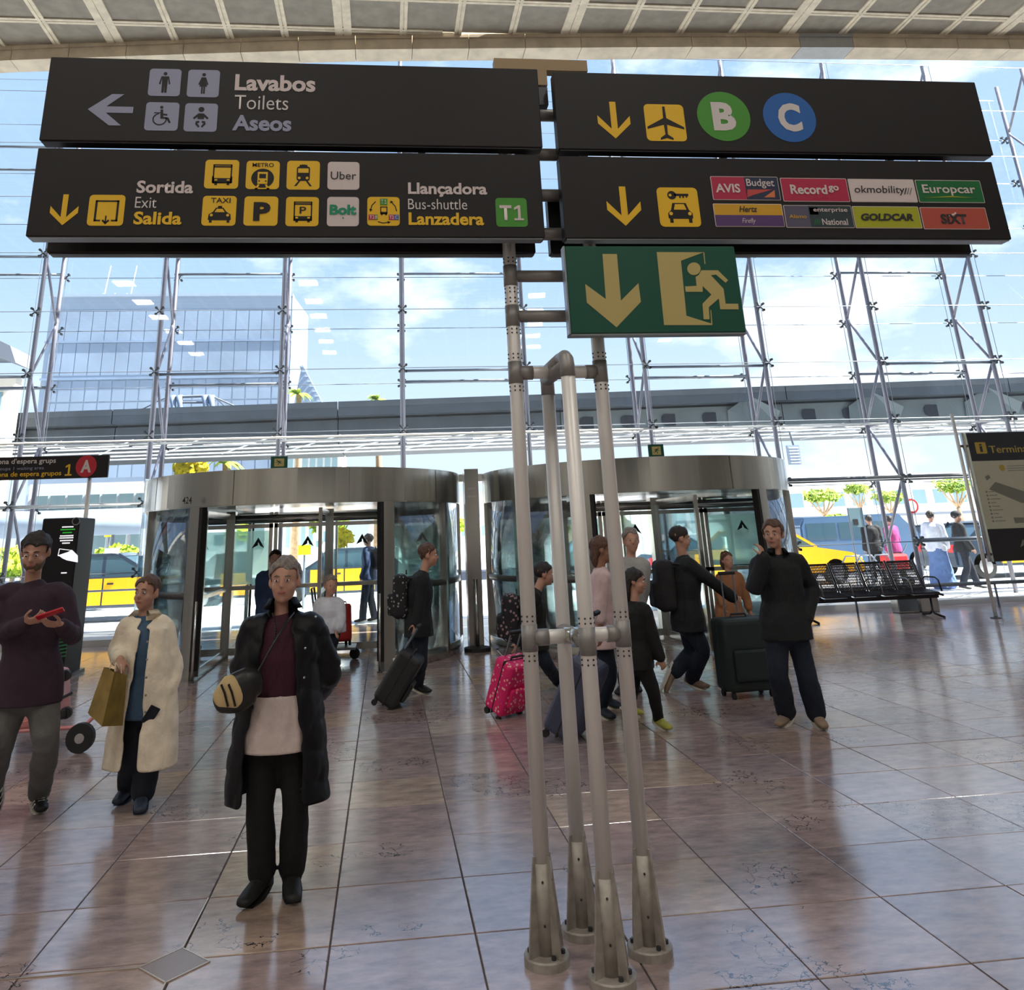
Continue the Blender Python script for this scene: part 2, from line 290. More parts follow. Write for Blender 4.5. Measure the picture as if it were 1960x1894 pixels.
def text(s, x0, x1, z0, z1, Y, m, parent, bold=0., lay=2, name='lettering', fit='box', spacing=1., shear=0.):
    cu = bpy.data.curves.new(name, 'FONT'); cu.body = s; cu.size = 1; cu.offset = bold; cu.space_character = spacing; cu.shear = shear; cu.resolution_u = 3; cu.extrude = .0
    o = bpy.data.objects.new('t', cu); C.objects.link(o); bpy.context.view_layer.update()
    me = bpy.data.meshes.new_from_object(o.evaluated_get(bpy.context.evaluated_depsgraph_get())); bpy.data.objects.remove(o); bpy.data.curves.remove(cu)
    xs = [v.co.x for v in me.vertices]; ys = [v.co.y for v in me.vertices]
    ax0, ax1, ay0, ay1 = min(xs), max(xs), min(ys), max(ys)
    bm = MB(); bm.from_mesh(me); bpy.data.meshes.remove(me)
    yy = Y-.0004-lay*_ly
    for v in bm.verts:
        v.co = V((x0+(v.co.x-ax0)/(ax1-ax0)*(x1-x0), yy, z0+(v.co.y-ay0)/(ay1-ay0)*(z1-z0)))
    for f in bm.faces:
        f.normal_update()
        if f.normal.y > 0: f.normal_flip()
    return obj(name, bm, m, parent)
def one(x0, x1, z0, z1, Y, m, parent, lay=3, name='lettering'):     # the numeral 1 with flag and foot
    w_, h = x1-x0, z1-z0; P = [(0, 0), (1, 0), (1, .13), (.68, .13), (.68, 1), (.46, 1), (.02, .84), (.02, .68), (.40, .80), (.40, .13), (0, .13)]
    return flat(name, [[(x0+a*w_, z0+c*h) for a, c in P]], Y, m, parent, lay)
def pxbox(x0, y0, x1, y1, Y):   # photo rectangle -> (X0,X1,Z0,Z1) on the plane Y (average of the corners)
    a, b, c, d = PX(x0, y0, Y), PX(x1, y0, Y), PX(x0, y1, Y), PX(x1, y1, Y)
    return (a.x+c.x)/2, (b.x+d.x)/2, (c.z+d.z)/2, (a.z+b.z)/2
def quad(x0, y0, x1, y1, Y):
    m_ = PX((x0+x1)/2, (y0+y1)/2, Y); l = PX(x0, (y0+y1)/2, Y).x; r = PX(x1, (y0+y1)/2, Y).x; t_ = PX((x0+x1)/2, y0, Y).z; b_ = PX((x0+x1)/2, y1, Y).z
    return l, r, b_, t_
def copy_tree(o, parent=None):
    c = o.copy(); C.objects.link(c); c.parent = parent
    if parent is not None: c.matrix_parent_inverse = o.matrix_parent_inverse.copy()
    for ch in list(o.children): copy_tree(ch, c)
    return c
def leaf(name, center, rad, n, size, m, parent, seed=1, flat_=1.0):
    rnd = random.Random(seed); vs = []; fs = []
    for i in range(n):
        while True:
            p = V((rnd.uniform(-1, 1), rnd.uniform(-1, 1), rnd.uniform(-1, 1)))
            if .35 < p.length < 1: break
        q = V(center) + V((p.x*rad[0], p.y*rad[1], p.z*rad[2]))*(.8+.35*noise.noise(p*2.3+V((seed, 0, 0))))
        a = V((rnd.gauss(0, 1), rnd.gauss(0, 1), rnd.gauss(0, 1))).normalized()*size; b = a.orthogonal().normalized()*size*rnd.uniform(.4, .9)
        k = len(vs); vs += [q-a, q+b, q+a, q-b]; fs.append((k, k+1, k+2, k+3))
    me = bpy.data.meshes.new(name); me.from_pydata(vs, [], fs)
    return omesh(name, me, m, parent)

# ================================================================== SETTING
# floor: the 300 tiles that show largest are objects, the rest one joined field
floor = struct('floor')
bm = MB(); box(bm, -16, 24, -13, 17.6, -.20, -.006); obj('screed', bm, 'grout', floor)
def tile_mesh():
    bm = MB(); g = .0035
    top = [(g, g), (TDX-g, g), (TDX-g, TDY-g), (g, TDY-g)]; b_ = .0025
    lo = [bm.verts.new((x, y, -.02)) for x, y in top]; mi = [bm.verts.new((x, y, -b_)) for x, y in top]
    up = [bm.verts.new((x+(b_ if x < .3 else -b_), y+(b_ if y < .3 else -b_), 0)) for x, y in top]
    for a, b in ((lo, mi), (mi, up)):
        for i in range(4): bm.faces.new((a[i], a[(i+1) % 4], b[(i+1) % 4], b[i]))
    bm.faces.new(up); me = bpy.data.meshes.new('floor_tile'); bm.to_mesh(me); bm.free(); me.materials.append(M['travertine']); return me
TM = tile_mesh()
cells = []
def todim(p):
    d = p-EYE; z = d.dot(FW)
    return (PPX+FPX*d.dot(RT)/z, PPY-FPX*d.dot(UP)/z, z) if z > .1 else None
for i in range(-26, 39):
    for j in range(-27, 23):
        c = V((TX0+(i+.5)*TDX, TY0+(j+.5)*TDY, 0)); q = todim(c)
        vis = q is not None and -110 < q[0] < 2070 and q[1] < 1990 and c.y > 2
        cells.append((c.y + (0 if vis else 100), i, j))
cells.sort()
IN = {(-1, 1), (-2, 1), (-1, 0), (-2, 0)}     # tiles cut round the diamond inlay
rest = MB()
for k, (s_, i, j) in enumerate(cells):
    x, y = TX0+i*TDX, TY0+j*TDY; dz = .0012*math.sin(i*12.9+j*7.3)
    if k < 299:
        o = bpy.data.objects.new('floor_tile', TM); C.objects.link(o); o.location = (x, y, dz); o.parent = floor
    else:
        g = .0035; box(rest, x+g, x+TDX-g, y+g, y+TDY-g, -.02, dz)
o = obj('tile_field', rest, 'travertine', floor); o['kind'] = 'stuff'
bm = MB(); dc = (-.875, 4.145); prism(bm, [(dc[0], dc[1]+.142), (dc[0]+.142, dc[1]), (dc[0], dc[1]-.142), (dc[0]-.142, dc[1])], -.01, .0028, 'z'); obj('diamond_inlay', bm, 'inlay', floor)
bm = MB()
dq = [V((dc[0], dc[1]+.142)), V((dc[0]+.142, dc[1])), V((dc[0], dc[1]-.142)), V((dc[0]-.142, dc[1]))]
for a, b in zip(dq, dq[1:]+dq[:1]): prism(bm, bar2(a, b, .007), -.01, .004, 'z')
for a, b in (((dc[0], dc[1]+.142), (dc[0]+.006, 4.79)), ((dc[0]-.142, dc[1]), (-2.6, 4.16)), ((dc[0], dc[1]-.142), (dc[0], 3.3))): prism(bm, bar2(a, b, .007), -.01, .004, 'z')
obj('brass_strip', bm, 'brass', floor)

# side and back walls of the hall, out of the picture
for nm, a in (('wall_back', (-16, 24, -13.2, -13, 0, 11.9)), ('wall_left', (-16.2, -16, -13, 17.5, 0, 11.9)), ('wall_right', (24, 24.2, -13, 17.5, 0, 11.9))):
    bm = MB(); box(bm, *a); o = obj(nm, bm, 'wall_plaster'); o['kind'] = 'structure'

# ceiling: coffered concrete grid with recessed panels
ZC = 11.5
def beamY(X):      # curved front edge of the ceiling slab
    P = [(-16, 16.2), (-7.9, 15.08), (-4.2, 14.68), (-1.0, 14.36), (2.7, 14.13), (6.2, 13.92), (9.9, 13.76), (13.8, 13.64), (24, 13.4)]
    for (a, b), (c, d) in zip(P, P[1:]):
        if X <= c: return b+(d-b)*(X-a)/(c-a)
    return P[-1][1]
ceil_ = struct('ceiling')
bm = MB(); box(bm, -16, 24, -13, 13.4, ZC+.36, ZC+.55); obj('slab', bm, 'concrete_rib', ceil_)
ribx = []; 
for k in range(-4, 7):
    X0 = -.83+4.66*k; ribx += [(X0, .17), (X0+1.22, .075), (X0+2.35, .075), (X0+3.47, .075)]
ribx = [r for r in ribx if -15.5 < r[0] < 23.8]
rowy = [14.12-1.05*k for k in range(0, 27)]
bm = MB()
for X, hw in ribx:
    box(bm, X-hw, X-.012, -13, beamY(X)+.05, ZC, ZC+.36); box(bm, X+.012, X+hw, -13, beamY(X)+.05, ZC, ZC+.36)
    box(bm, X-.012, X+.012, -13, beamY(X)+.05, ZC+.02, ZC+.36)
obj('long_rib', bm, 'concrete_rib', ceil_)
bm = MB()
for y in rowy:
    xs = [X for X in [-15.9+.3*i for i in range(134)] if beamY(X) > y+.1]
    box(bm, -15.9, max(xs), y-.075, y-.01, ZC+.006, ZC+.35); box(bm, -15.9, max(xs), y+.01, y+.075, ZC+.006, ZC+.35); box(bm, -15.9, max(xs), y-.01, y+.01, ZC+.026, ZC+.35)
obj('cross_rib', bm, 'concrete_rib', ceil_)
PM = {}
far_ = MB()
edges = [15.9]+rowy
for (xa, ha), (xb, hb) in zip(ribx, ribx[1:]):
    for r in range(len(edges)-1):
        y1 = edges[r]; y0 = edges[r+1]; x0, x1 = xa+ha, xb-hb
        ya, yb = min(y1, beamY(x0)+.02), min(y1, beamY(x1)+.02)
        if max(ya, yb) < y0+.12: continue
        ya = max(ya, y0+.1); yb = max(yb, y0+.1)
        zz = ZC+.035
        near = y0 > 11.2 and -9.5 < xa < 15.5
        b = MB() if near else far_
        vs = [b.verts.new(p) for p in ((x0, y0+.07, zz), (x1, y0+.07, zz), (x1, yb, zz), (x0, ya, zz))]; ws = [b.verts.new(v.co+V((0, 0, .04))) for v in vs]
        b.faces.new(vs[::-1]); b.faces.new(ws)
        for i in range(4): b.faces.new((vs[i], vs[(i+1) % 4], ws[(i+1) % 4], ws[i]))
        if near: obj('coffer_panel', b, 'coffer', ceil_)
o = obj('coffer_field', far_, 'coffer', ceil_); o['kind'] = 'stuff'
edge = struct('trim_1')
X = -15.8; k = 0
while X < 23.5:
    Xn = X+1.17; b = MB(); ya, yb = beamY(X), beamY(Xn); g = .006
    for (z0, z1, d) in ((ZC-.30, ZC-.06, 0.0), (ZC-.055, ZC+.02, -.04)):
        vs = [b.verts.new(p) for p in ((X+g, ya+d, z0), (Xn-g, yb+d, z0), (Xn-g, yb+.45, z0), (X+g, ya+.45, z0))]; ws = [b.verts.new((v.co.x, v.co.y, z1)) for v in vs]
        b.faces.new(vs[::-1]); b.faces.new(ws)
        for i in range(4): b.faces.new((vs[i], vs[(i+1) % 4], ws[(i+1) % 4], ws[i]))
    obj('edge_block', b, 'beam_block_blue' if 8.3 < X < 9.5 else 'beam_block', edge); X = Xn; k += 1
bm = MB()
for k in range(20):
    x0 = -15.8+2*k; vs = [bm.verts.new(p) for p in ((x0, beamY(x0)+.40, ZC-.28), (x0+2, beamY(x0+2)+.40, ZC-.28), (x0+2, beamY(x0+2)+.5, ZC+2.4), (x0, beamY(x0)+.5, ZC+2.4))]; bm.faces.new(vs)
obj('upstand', bm, 'concrete_rib', edge)

# lamps hanging under the ceiling edge
for n_, (px, py) in enumerate(((664, 111), (1061, 108), (1445, 105), (1825, 104))):
    p = PX(px, py, beamY(0)-.0); yb = beamY(p.x)+.62; p = PX(px, py, yb)
    t_ = thing('spotlight', ['grey dome spotlight hanging under the ceiling edge above the blank end of the toilets board', 'grey spotlight under the ceiling edge directly above the tan plate of the signpost', 'grey spotlight hanging under the ceiling edge above the board with letters B and C', 'rightmost grey spotlight under the ceiling edge near the top right corner'][n_], 'lamp', (p.x, p.y, p.z+.05), group='spotlights along the ceiling edge')
    b = MB(); lathe(b, [(.03, -.02), (.075, -.01), (.085, .06), (.085, .13), (.03, .15)], 14, t_.location); obj('housing', b, 'rail_steel', t_, True)
    b = MB(); lathe(b, [(.02, -.06), (.05, -.035), (.065, -.01), (.02, 0)], 14, t_.location); obj('lens', b, 'chrome', t_, True)
    b = MB(); cyl(b, V(t_.location)+V((0, 0, .14)), V((t_.location.x, t_.location.y, ZC-.05)), .018, 8); obj('stem', b, 'rail_steel', t_)

# ------------------------------------------------------------------ glazed front wall on steel trusses
def kf(X): return 1-.045*max(0, min(1, (X-1)/10.))
YN, YF = 16.5, 17.4
TXs = [-9.5, -7.0, -4.58, -2.12, .37, 2.95, 5.55, 8.27, 10.93, 13.65, 16.4]
def FP(X, Y, z): k = kf(X)*1.0; return V((X*k, Y*k, 1.66+(z-1.66)*k))
wall = struct('wall_front')
rowsN = [1.19+1.255*k for k in range(-1, 11)]; rowsN[0] = .12
rowsF = [.12, 1.15, 2.42, 3.62, 4.87, 6.12, 7.33, 8.6, 9.85, 11.1, 12.3]
door_span = (-4.0, 6.9)
def clampmesh():
    b = MB(); s = .085
    for sx in (-1, 1):
        for sz in (-1, 1):
            tube(b, [(0, 0, 0), (sx*s*.8, -.02, sz*s*.8)], .014, 6); tube(b, [(sx*s*.8, -.035, sz*s*.8), (sx*s*.8, .03, sz*s*.8)], .026, 8)
    tube(b, [(0, -.02, 0), (0, .16, 0)], .026, 8)
    me = bpy.data.meshes.new('glass_clamp'); b.to_mesh(me); b.free(); me.materials.append(M['clamp']); return me
CM = clampmesh()
for X in TXs:
    zb = 2.75 if door_span[0]-.9 < X < door_span[1] and -4.4 < X else .02
    b = MB()
    for Y in (YN, YF): cyl(b, FP(X, Y, zb if Y == YN else .02), FP(X, Y, 12.6), .045, 10)
    zs = [3.7-2.5+2.5*k for k in range(0, 5)]
    for z in zs:
        if z+1.25 < zb: continue
        cyl(b, FP(X, YF, z), FP(X, YN, z+1.25), .028, 8)
        if z+2.5 < 12.6: cyl(b, FP(X, YN, z+1.25), FP(X, YF, z+2.5), .028, 8)
    cyl(b, FP(X, YN, 3.66), FP(X, YF, 3.66), .02, 6)
    tr = obj('steel_truss', b, 'truss', wall, True)
    for z in rowsN[1:]:
        if z > zb-.1 and z < 11.5:
            o = bpy.data.objects.new('glass_clamp', CM); C.objects.link(o); o.location = FP(X, YN-.17, z); o.parent = tr
    for z in rowsF[1:]:
        if z < 11.5:
            o = bpy.data.objects.new('glass_clamp', CM); C.objects.link(o); o.location = FP(X, YF+.17, z); o.rotation_euler = (0, 0, PI); o.parent = tr
def pane(x0, x1, z0, z1, Y):
    a, b_ = FP(x0, Y, z0), FP(x1, Y, z0); c, d = FP(x1, Y, z1), FP(x0, Y, z1); g = .009
    b = MB(); u = (b_-a).normalized(); n = V((-u.y, u.x, 0))*.008
    P = [a+u*g+V((0, 0, g)), b_-u*g+V((0, 0, g)), c-u*g-V((0, 0, g)), d+u*g-V((0, 0, g))]
    vs = [b.verts.new(p) for p in P]; b.faces.new(vs)
    f = [b.verts.new(p+n) for p in P]
    for i in range(4): b.faces.new((vs[i], vs[(i+1) % 4], f[(i+1) % 4], f[i]))
    o = obj('glass_pane', b, 'pane', wall); return o
seam = MB()
for (x0, x1) in zip(TXs, TXs[1:]):
    indoor = -4.6 < x0 and x1 < 8.0 and x0 < 5.6
    for z0, z1 in zip(rowsN, rowsN[1:]):
        if indoor and z1 < 2.8: continue
        pane(x0, x1, z0, z1, YN-.2)
        a, b_ = FP(x0, YN-.2, z1), FP(x1, YN-.2, z1); tube(seam, [a, b_], .0075, 5)
    for z0, z1 in zip(rowsF, rowsF[1:]):
        if indoor and z1 < 2.8: continue
        pane(x0, x1, z0, z1, YF+.2)
        a, b_ = FP(x0, YF+.2, z1), FP(x1, YF+.2, z1); tube(seam, [a, b_], .0075, 5)
    for Y in (YN-.2, YF+.2):
        tube(seam, [FP(x0, Y, .1 if not indoor else 2.8), FP(x0, Y, 12.5)], .006, 5)
obj('glass_seam', seam, 'rail_steel', wall)
# heavier tie rods in every second bay
for i, (x0, x1) in enumerate(zip(TXs, TXs[1:])):
    if i % 2 == 0:
        for Y, z in ((YN, 4.93), (YF, 4.87), (YN, 7.45), (YF, 7.35), (YN, 9.97), (YF, 9.85)):
            b = MB(); cyl(b, FP(x0, Y, z), FP(x1, Y, z), .030, 8); obj('tie_rod', b, 'rail_steel', wall, True)
for x0, x1 in ((8.27, 10.93), (10.93, 13.65), (13.65, 16.4), (6.9, 8.27)):
    b = MB(); cyl(b, FP(x0, YN-.05, 2.47), FP(x1, YN-.05, 2.47), .055, 10); obj('tie_rod', b, 'steel_dark', wall, True)
    if x0 > 9: b = MB(); cyl(b, FP(x0, YN-.05, 1.2), FP(x1, YN-.05, 1.2), .04, 10); obj('tie_rod', b, 'rail_steel', wall, True)
for x0, x1 in ((-9.5, -7.0), (-7.0, -4.58)):
    b = MB(); cyl(b, FP(x0, YN-.05, 2.42), FP(x1, YN-.05, 2.42), .03, 10); obj('tie_rod', b, 'lattice_white', wall, True)
# kerb under the glass and the steel post at the right
for x0, x1 in ((-16, -3.9), (7.0, 23.5)):
    b = MB(); box(b, x0, x1, 16.0 if x0 < 0 else 15.9, 17.5, 0, .10); o = obj('kerb', b, 'kerb', wall)
b = MB(); cyl(b, FP(-16, YN, 3.62), FP(16.4, YN, 3.62), .022, 8); cyl(b, FP(-16, YF, 3.66), FP(16.4, YF, 3.66), .022, 8); obj('tie_rod', b, 'lattice_white', wall)

# ------------------------------------------------------------------ revolving doors
def logo(b, cx, cz, s, Y):
    prism(b, [(cx-.02*s, cz-.1*s), (cx-.5*s, cz-.32*s), (cx, cz+.5*s), (cx+.5*s, cz-.32*s), (cx+.16*s, cz-.14*s), (cx+.03*s, cz+.12*s), (cx+.0*s, cz+.12*s)], Y-.004, Y)
def rdoor(cx, cy, label, num=None, skew=0.):
    R = 2.45; t = thing('revolving_door', label, 'door', (cx, cy, 0), group='revolving doors in the glass front'); H0, H1 = 2.12, 2.585; rad = math.radians
    # canopy band in curved sheets
    b = MB(); arc_wall(b, cx, cy, R-.04, R, H0, H1, 0, 2*PI, 64); band = obj('canopy_band', b, 'steel', t)
    for a0 in range(0, 360, 36):
        b = MB(); arc_wall(b, cx, cy, R, R+.012, H0+.012, H1-.01, rad(a0+.25), rad(a0+35.75), 9); obj('band_panel', b, 'steel', band)
    b = MB(); lathe(b, [(R-.05, H1-.05), (R-.05, H1-.02)], 48, (cx, cy, 0)); obj('canopy_roof', b, 'steel_dark', t)
    b = MB(); lathe(b, [(R-.05, H0+.03), (R-.05, H0+.06)], 48, (cx, cy, 0)); obj('soffit', b, 'steel', t)
    # drum walls on both sides: sill, glass, head, posts
    for side in (0, 1):
        A0, A1 = (-58, 58) if side == 0 else (122, 238)
        b = MB(); arc_wall(b, cx, cy, R-.09, R, .0, .17, rad(A0), rad(A1), 20); obj('sill', b, 'steel', t, True)
        b = MB(); arc_wall(b, cx, cy, R-.05, R-.038, .17, H0, rad(A0), rad(A1), 24); obj('curved_glass', b, 'door_glass', t, True)
        b = MB(); arc_wall(b, cx, cy, R-.075, R-.01, .97, 1.05, rad(A0), rad(A1), 24); obj('mid_rail', b, 'steel_dark', t, True)
        for k, a in enumerate((A0, A0+29, A0+58, A0+87, A1)):
            ends = k in (0, 4); hw = .085 if ends else .03
            x, y = cx+(R-.04)*math.cos(rad(a)), cy+(R-.04)*math.sin(rad(a)); m_ = Matrix.Translation((x, y, 0)) @ Matrix.Rotation(rad(a), 4, 'Z')
            b = MB(); box(b, -.05, .05, -hw, hw, 0, H0, m_); ps = obj('post', b, 'steel', t)
            if ends:
                b = MB(); s = -1 if k == 0 else 1; box(b, -.045, .045, s*hw, s*(hw+.05), .12, H0, m_); obj('rubber_edge', b, 'rubber', ps)
    # floor mat ring and rotor partition with framed leaves
    xs = (-2.28, -1.18, -.52, .36, 1.2, 2.28)
    for k, (xa, xb) in enumerate(zip(xs, xs[1:])):
        b = MB(); fr = .035; Y0, Y1 = cy-.03, cy+.03; a, c = cx+xa+.01, cx+xb-.01
        for q in ((a, a+fr*1.6, .03, H0-.02), (c-fr*1.6, c, .03, H0-.02), (a, c, H0-.26, H0-.20), (a, c, .03, .13), (a, c, .95, 1.01)): box(b, q[0], q[1], Y0, Y1, q[2], q[3])
        wg = obj('leaf_frame', b, 'steel', t)
        b = MB(); box(b, a+.05, c-.05, cy-.006, cy+.006, .13, H0-.26); obj('leaf_glass', b, 'door_glass', wg)
        if k in (1, 4):
            b = MB(); box(b, a+.06, c-.06, cy-.012, cy-.008, 1.03, 1.82); obj('frosted_panel', b, 'frost_film', wg)
        b = MB(); logo(b, (a+c)/2+.1, 1.62, .20, cy-.02); obj('glass_decal', b, 'ink', wg)
    b = MB(); tube(b, [(cx-2.28, cy, H0-.12), (cx+2.28, cy, H0-.12)], .07, 10); obj('drive_tube', b, 'chrome', t, True)
    for X in (-1.18, .36):
        b = MB(); box(b, cx+X-.07, cx+X+.07, cy-.09, cy+.09, .0, H0); obj('rotor_post', b, 'steel', t)
    for sgn in (-1, 1):
        for X in (-1.18, .36):
            b = MB(); y0, y1 = cy+sgn*.1, cy+sgn*1.9
            for q in ((.03, .12), (H0-.12, H0-.04), (.95, 1.0)): box(b, cx+X-.02, cx+X+.02, min(y0, y1), max(y0, y1), q[0], q[1])
            box(b, cx+X-.025, cx+X+.025, y1-.03, y1+.03, .03, H0-.04)
            wg = obj('wing_frame', b, 'steel', t)
            b = MB(); box(b, cx+X-.005, cx+X+.005, min(y0, y1), max(y0, y1), .12, H0-.12); obj('wing_glass', b, 'door_glass', wg)
    for a in (-118, -62):     # push guards: low chrome bars ahead of the end posts
        x, y = cx+(R+.05)*math.cos(rad(a)), cy+(R+.05)*math.sin(rad(a))
        b = MB(); cyl(b, (x, y, .0), (x, y, .95), .016, 8); obj('guard_bar', b, 'chrome', t, True)
        b = MB(); cyl(b, (x, y, 0), (x, y, .02), .035, 10); obj('guard_foot', b, 'steel_dark', t)
    if num:
        p = PX(358, 957, cy-2.25); tx = text(num, p.x-.06, p.x+.06, p.z-.045, p.z+.045, cy-2.46+.22, 'ink', band, .02, name='door_number')
    return t
rdoor(-1.25, 13.62, 'left steel revolving door marked 424, behind the person in the long black coat', '424')
rdoor(4.05, 13.40, 'right steel revolving door beyond the four poles of the signpost')
t = thing('door_column', 'narrow steel column standing between the two revolving doors', 'column', (1.36, 13.1, 0))
b = MB(); box(b, 1.25, 1.47, 13.0, 13.3, 0, 2.64); obj('casing', b, 'steel', t)
b = MB(); cyl(b, (1.36, 12.9, .03), (1.36, 12.9, 1.0), .03, 10); obj('guard_tube', b, 'chrome', t, True)
b = MB(); lathe(b, [(.2, 0), (.2, .05), (.1, .07)], 18, (1.36, 12.95, 0)); obj('foot_plate', b, 'rubber', t)
for z in (2.2, 2.32): 
    b = MB(); box(b, 1.29, 1.43, 12.99, 13.0, z, z+.03); obj('slot_plate', b, 'chrome', t)
# side screens from the doors to the glass wall, and soffit strip over them
b = MB(); box(b, -3.75, 6.6, 15.9, 16.3, 2.62, 2.76); o = obj('trim_2', b, 'steel'); o['kind'] = 'structure'
for x in (-3.9, 6.75):
    b = MB(); box(b, x-.02, x+.02, 14.0, 16.3, .05, 2.7); o = obj('side_screen', b, 'door_glass', wall)

# exit signs standing on the door canopies
def pict_run(parent, x0, x1, z0, z1, Y, m, lay=2, flip=False):
    w_, h_ = x1-x0, z1-z0
    def q(pts): return [(x0+((100-x) if flip else x)/100*w_, z1-y/100*h_) for x, y in pts]
    polys = [q([(22+11*math.cos(a*PI/8), 21+11*math.sin(a*PI/8)) for a in range(16)]), q([(36, 32), (62, 32), (86, 52), (80, 59), (57, 42), (50, 42), (72, 66), (70, 92), (98, 92), (98, 100), (62, 100), (60, 80), (44, 98), (44, 124), (33, 124), (33, 94), (48, 78), (34, 60), (34, 68), (0, 68), (0, 58), (24, 58), (25, 42)])]
    return flat('running_figure', polys, Y, m, parent, lay)
for px0, py0, px1, py1, lab, fl_ in ((518, 873, 550, 907, 'small green running figure exit sign on the left revolving door canopy', True), (1242, 850, 1271, 882, 'small green running figure exit sign on the right revolving door canopy', False)):
    Y = 11.32 if px0 < 900 else 11.1; x0, x1, z0, z1 = quad(px0, py0, px1, py1, Y); z0 = 2.585+.012
    t = thing('exit_sign', lab, 'sign', ((x0+x1)/2, Y, 2.585)); b = MB(); box(b, x0, x1, Y, Y+.03, z0, z1); obj('sign_panel', b, 'sign_green', t)
    flat('door_symbol', [[(x0+(x1-x0)*.22, z0+.02), (x0+(x1-x0)*.80, z0+.02), (x0+(x1-x0)*.80, z1-.03), (x0+(x1-x0)*.22, z1-.03)]], Y, 'sign_cream', t, 1)
    pict_run(t, x0+(x1-x0)*.28, x0+(x1-x0)*.74, z0+.055, z1-.04, Y, 'sign_green', 2, not fl_)
    b = MB(); box(b, (x0+x1)/2-.02, (x0+x1)/2+.02, Y+.0, Y+.03, 2.58, z0); obj('bracket', b, 'steel_dark', t)

# ================================================================== SIGNPOST
YB = 3.70            # front faces of the boards
LX, FX_, RX, BX = (.645, 3.88), (.862, 3.68), (1.075, 3.88), (.845, 4.09)
post = thing('signpost', 'tall signpost of four grey tubes carrying dark direction boards', 'signpost', (.86, 3.88, 0))
def pole(x, y, z1, n=14, zbreaks=()):
    b = MB(); cyl(b, (x, y, .30), (x, y, z1), .034, 20); p = obj('pole', b, 'pole', post, True)
    # cast foot: round plate, sleeve, four fins
    b = MB(); lathe(b, [(.092, 0), (.092, .030), (.088, .036)], 24, (x, y, 0)); f = obj('pole_foot', b, 'pole_foot', post)
    b = MB(); cyl(b, (x, y, .03), (x, y, .35), .040, 18); obj('sleeve', b, 'pole_foot', f, True)
    for a in (30, 120, 210, 300):
        b = MB(); prism(b, [(.03, .036), (.09, .036), (.087, .07), (.046, .375), (.03, .375)], -.004, .004)
        bmesh.ops.transform(b, matrix=Matrix.Translation((x, y, 0)) @ Matrix.Rotation(math.radians(a), 4, 'Z'), verts=list(b.verts)); obj('foot_fin', b, 'pole_foot', f)
    b = MB()
    for a in (-35, -100, 35, 145):
        for z in (.14, .29):
            d = V((math.cos(math.radians(a)), math.sin(math.radians(a)), 0)); q = V((x, y, z)); cyl(b, q+d*.036, q+d*.044, .005, 6)
    for a in (-15, -75, 75, 165):
        d = V((math.cos(math.radians(a)), math.sin(math.radians(a)), 0)); cyl(b, V((x, y, .03))+d*.068, V((x, y, .05))+d*.068, .009, 6)
    obj('foot_screws', b, 'bolt', f)
    return p
pole(*LX, 3.98); pole(*RX, 3.98); pole(*FX_, 2.39); pole(*BX, 2.36)
def joint(x, y, z, half=.055):
    b = MB(); cyl(b, (x, y, z-half), (x, y, z+half), .0365, 20); j = obj('pole_joint', b, 'pole_joint', post, True)
    b = MB()
    for a in (-70, -110, 100, 200, -20):
        d = V((math.cos(math.radians(a)), math.sin(math.radians(a)), 0))
        for dz in (half+.016, half+.036, -half-.016, -half-.036): cyl(b, V((x, y, z+dz))+d*.032, V((x, y, z+dz))+d*.0375, .0042, 6)
    obj('joint_screws', b, 'bolt', j); return j
for z in (1.205, 2.41, 2.70, 2.914): joint(*LX, z)
for z in (1.205, 2.41): joint(*RX, z)
joint(*FX_, 1.205)
def arm(a, b_, m='pole', r=.031):
    b = MB(); cyl(b, a, b_, r, 16); return obj('cross_tube', b, m, post, True)
for z in (1.205, 2.41):
    cxm = .86
    arm((LX[0]+.03, LX[1], z), (cxm-.05, LX[1], z)); arm((cxm+.05, LX[1], z), (RX[0]-.03, LX[1], z))
    b = MB(); cyl(b, (LX[0]+.02, LX[1], z), (LX[0]+.085, LX[1], z), .0355, 16); obj('sleeve', b, 'pole_joint', post, True); b = MB(); cyl(b, (RX[0]-.075, RX[1], z), (RX[0]-.02, RX[1], z), .0355, 16); obj('sleeve', b, 'pole_joint', post, True)
    b = MB(); tube(b, [(cxm-.02, BX[1], z), (cxm, FX_[1], z)], .034, 16); cyl(b, (cxm-.055, LX[1], z), (cxm+.055, LX[1], z), .0355, 16); obj('hub', b, 'pole_joint' if z > 2 else 'steel', post, True)
for z in (2.70, 2.914):
    arm((LX[0]+.03, LX[1], z), (RX[0], RX[1], z), 'pole_joint')
# bent tops of the short poles
b = MB(); tube(b, [(FX_[0], FX_[1], 2.35), (FX_[0], FX_[1], 2.40), (FX_[0], FX_[1]+.012, 2.435), (FX_[0], FX_[1]+.04, 2.452), (FX_[0]-.003, FX_[1]+.1, 2.452)], .0355, 18); obj('elbow', b, 'pole_joint', post, True)
b = MB(); tube(b, [(BX[0], BX[1], 2.33), (BX[0], BX[1], 2.40), (BX[0], BX[1]-.012, 2.43), (BX[0], BX[1]-.05, 2.45), (BX[0]+.01, FX_[1]+.1, 2.452)], .0355, 18); obj('elbow', b, 'pole_joint', post, True)
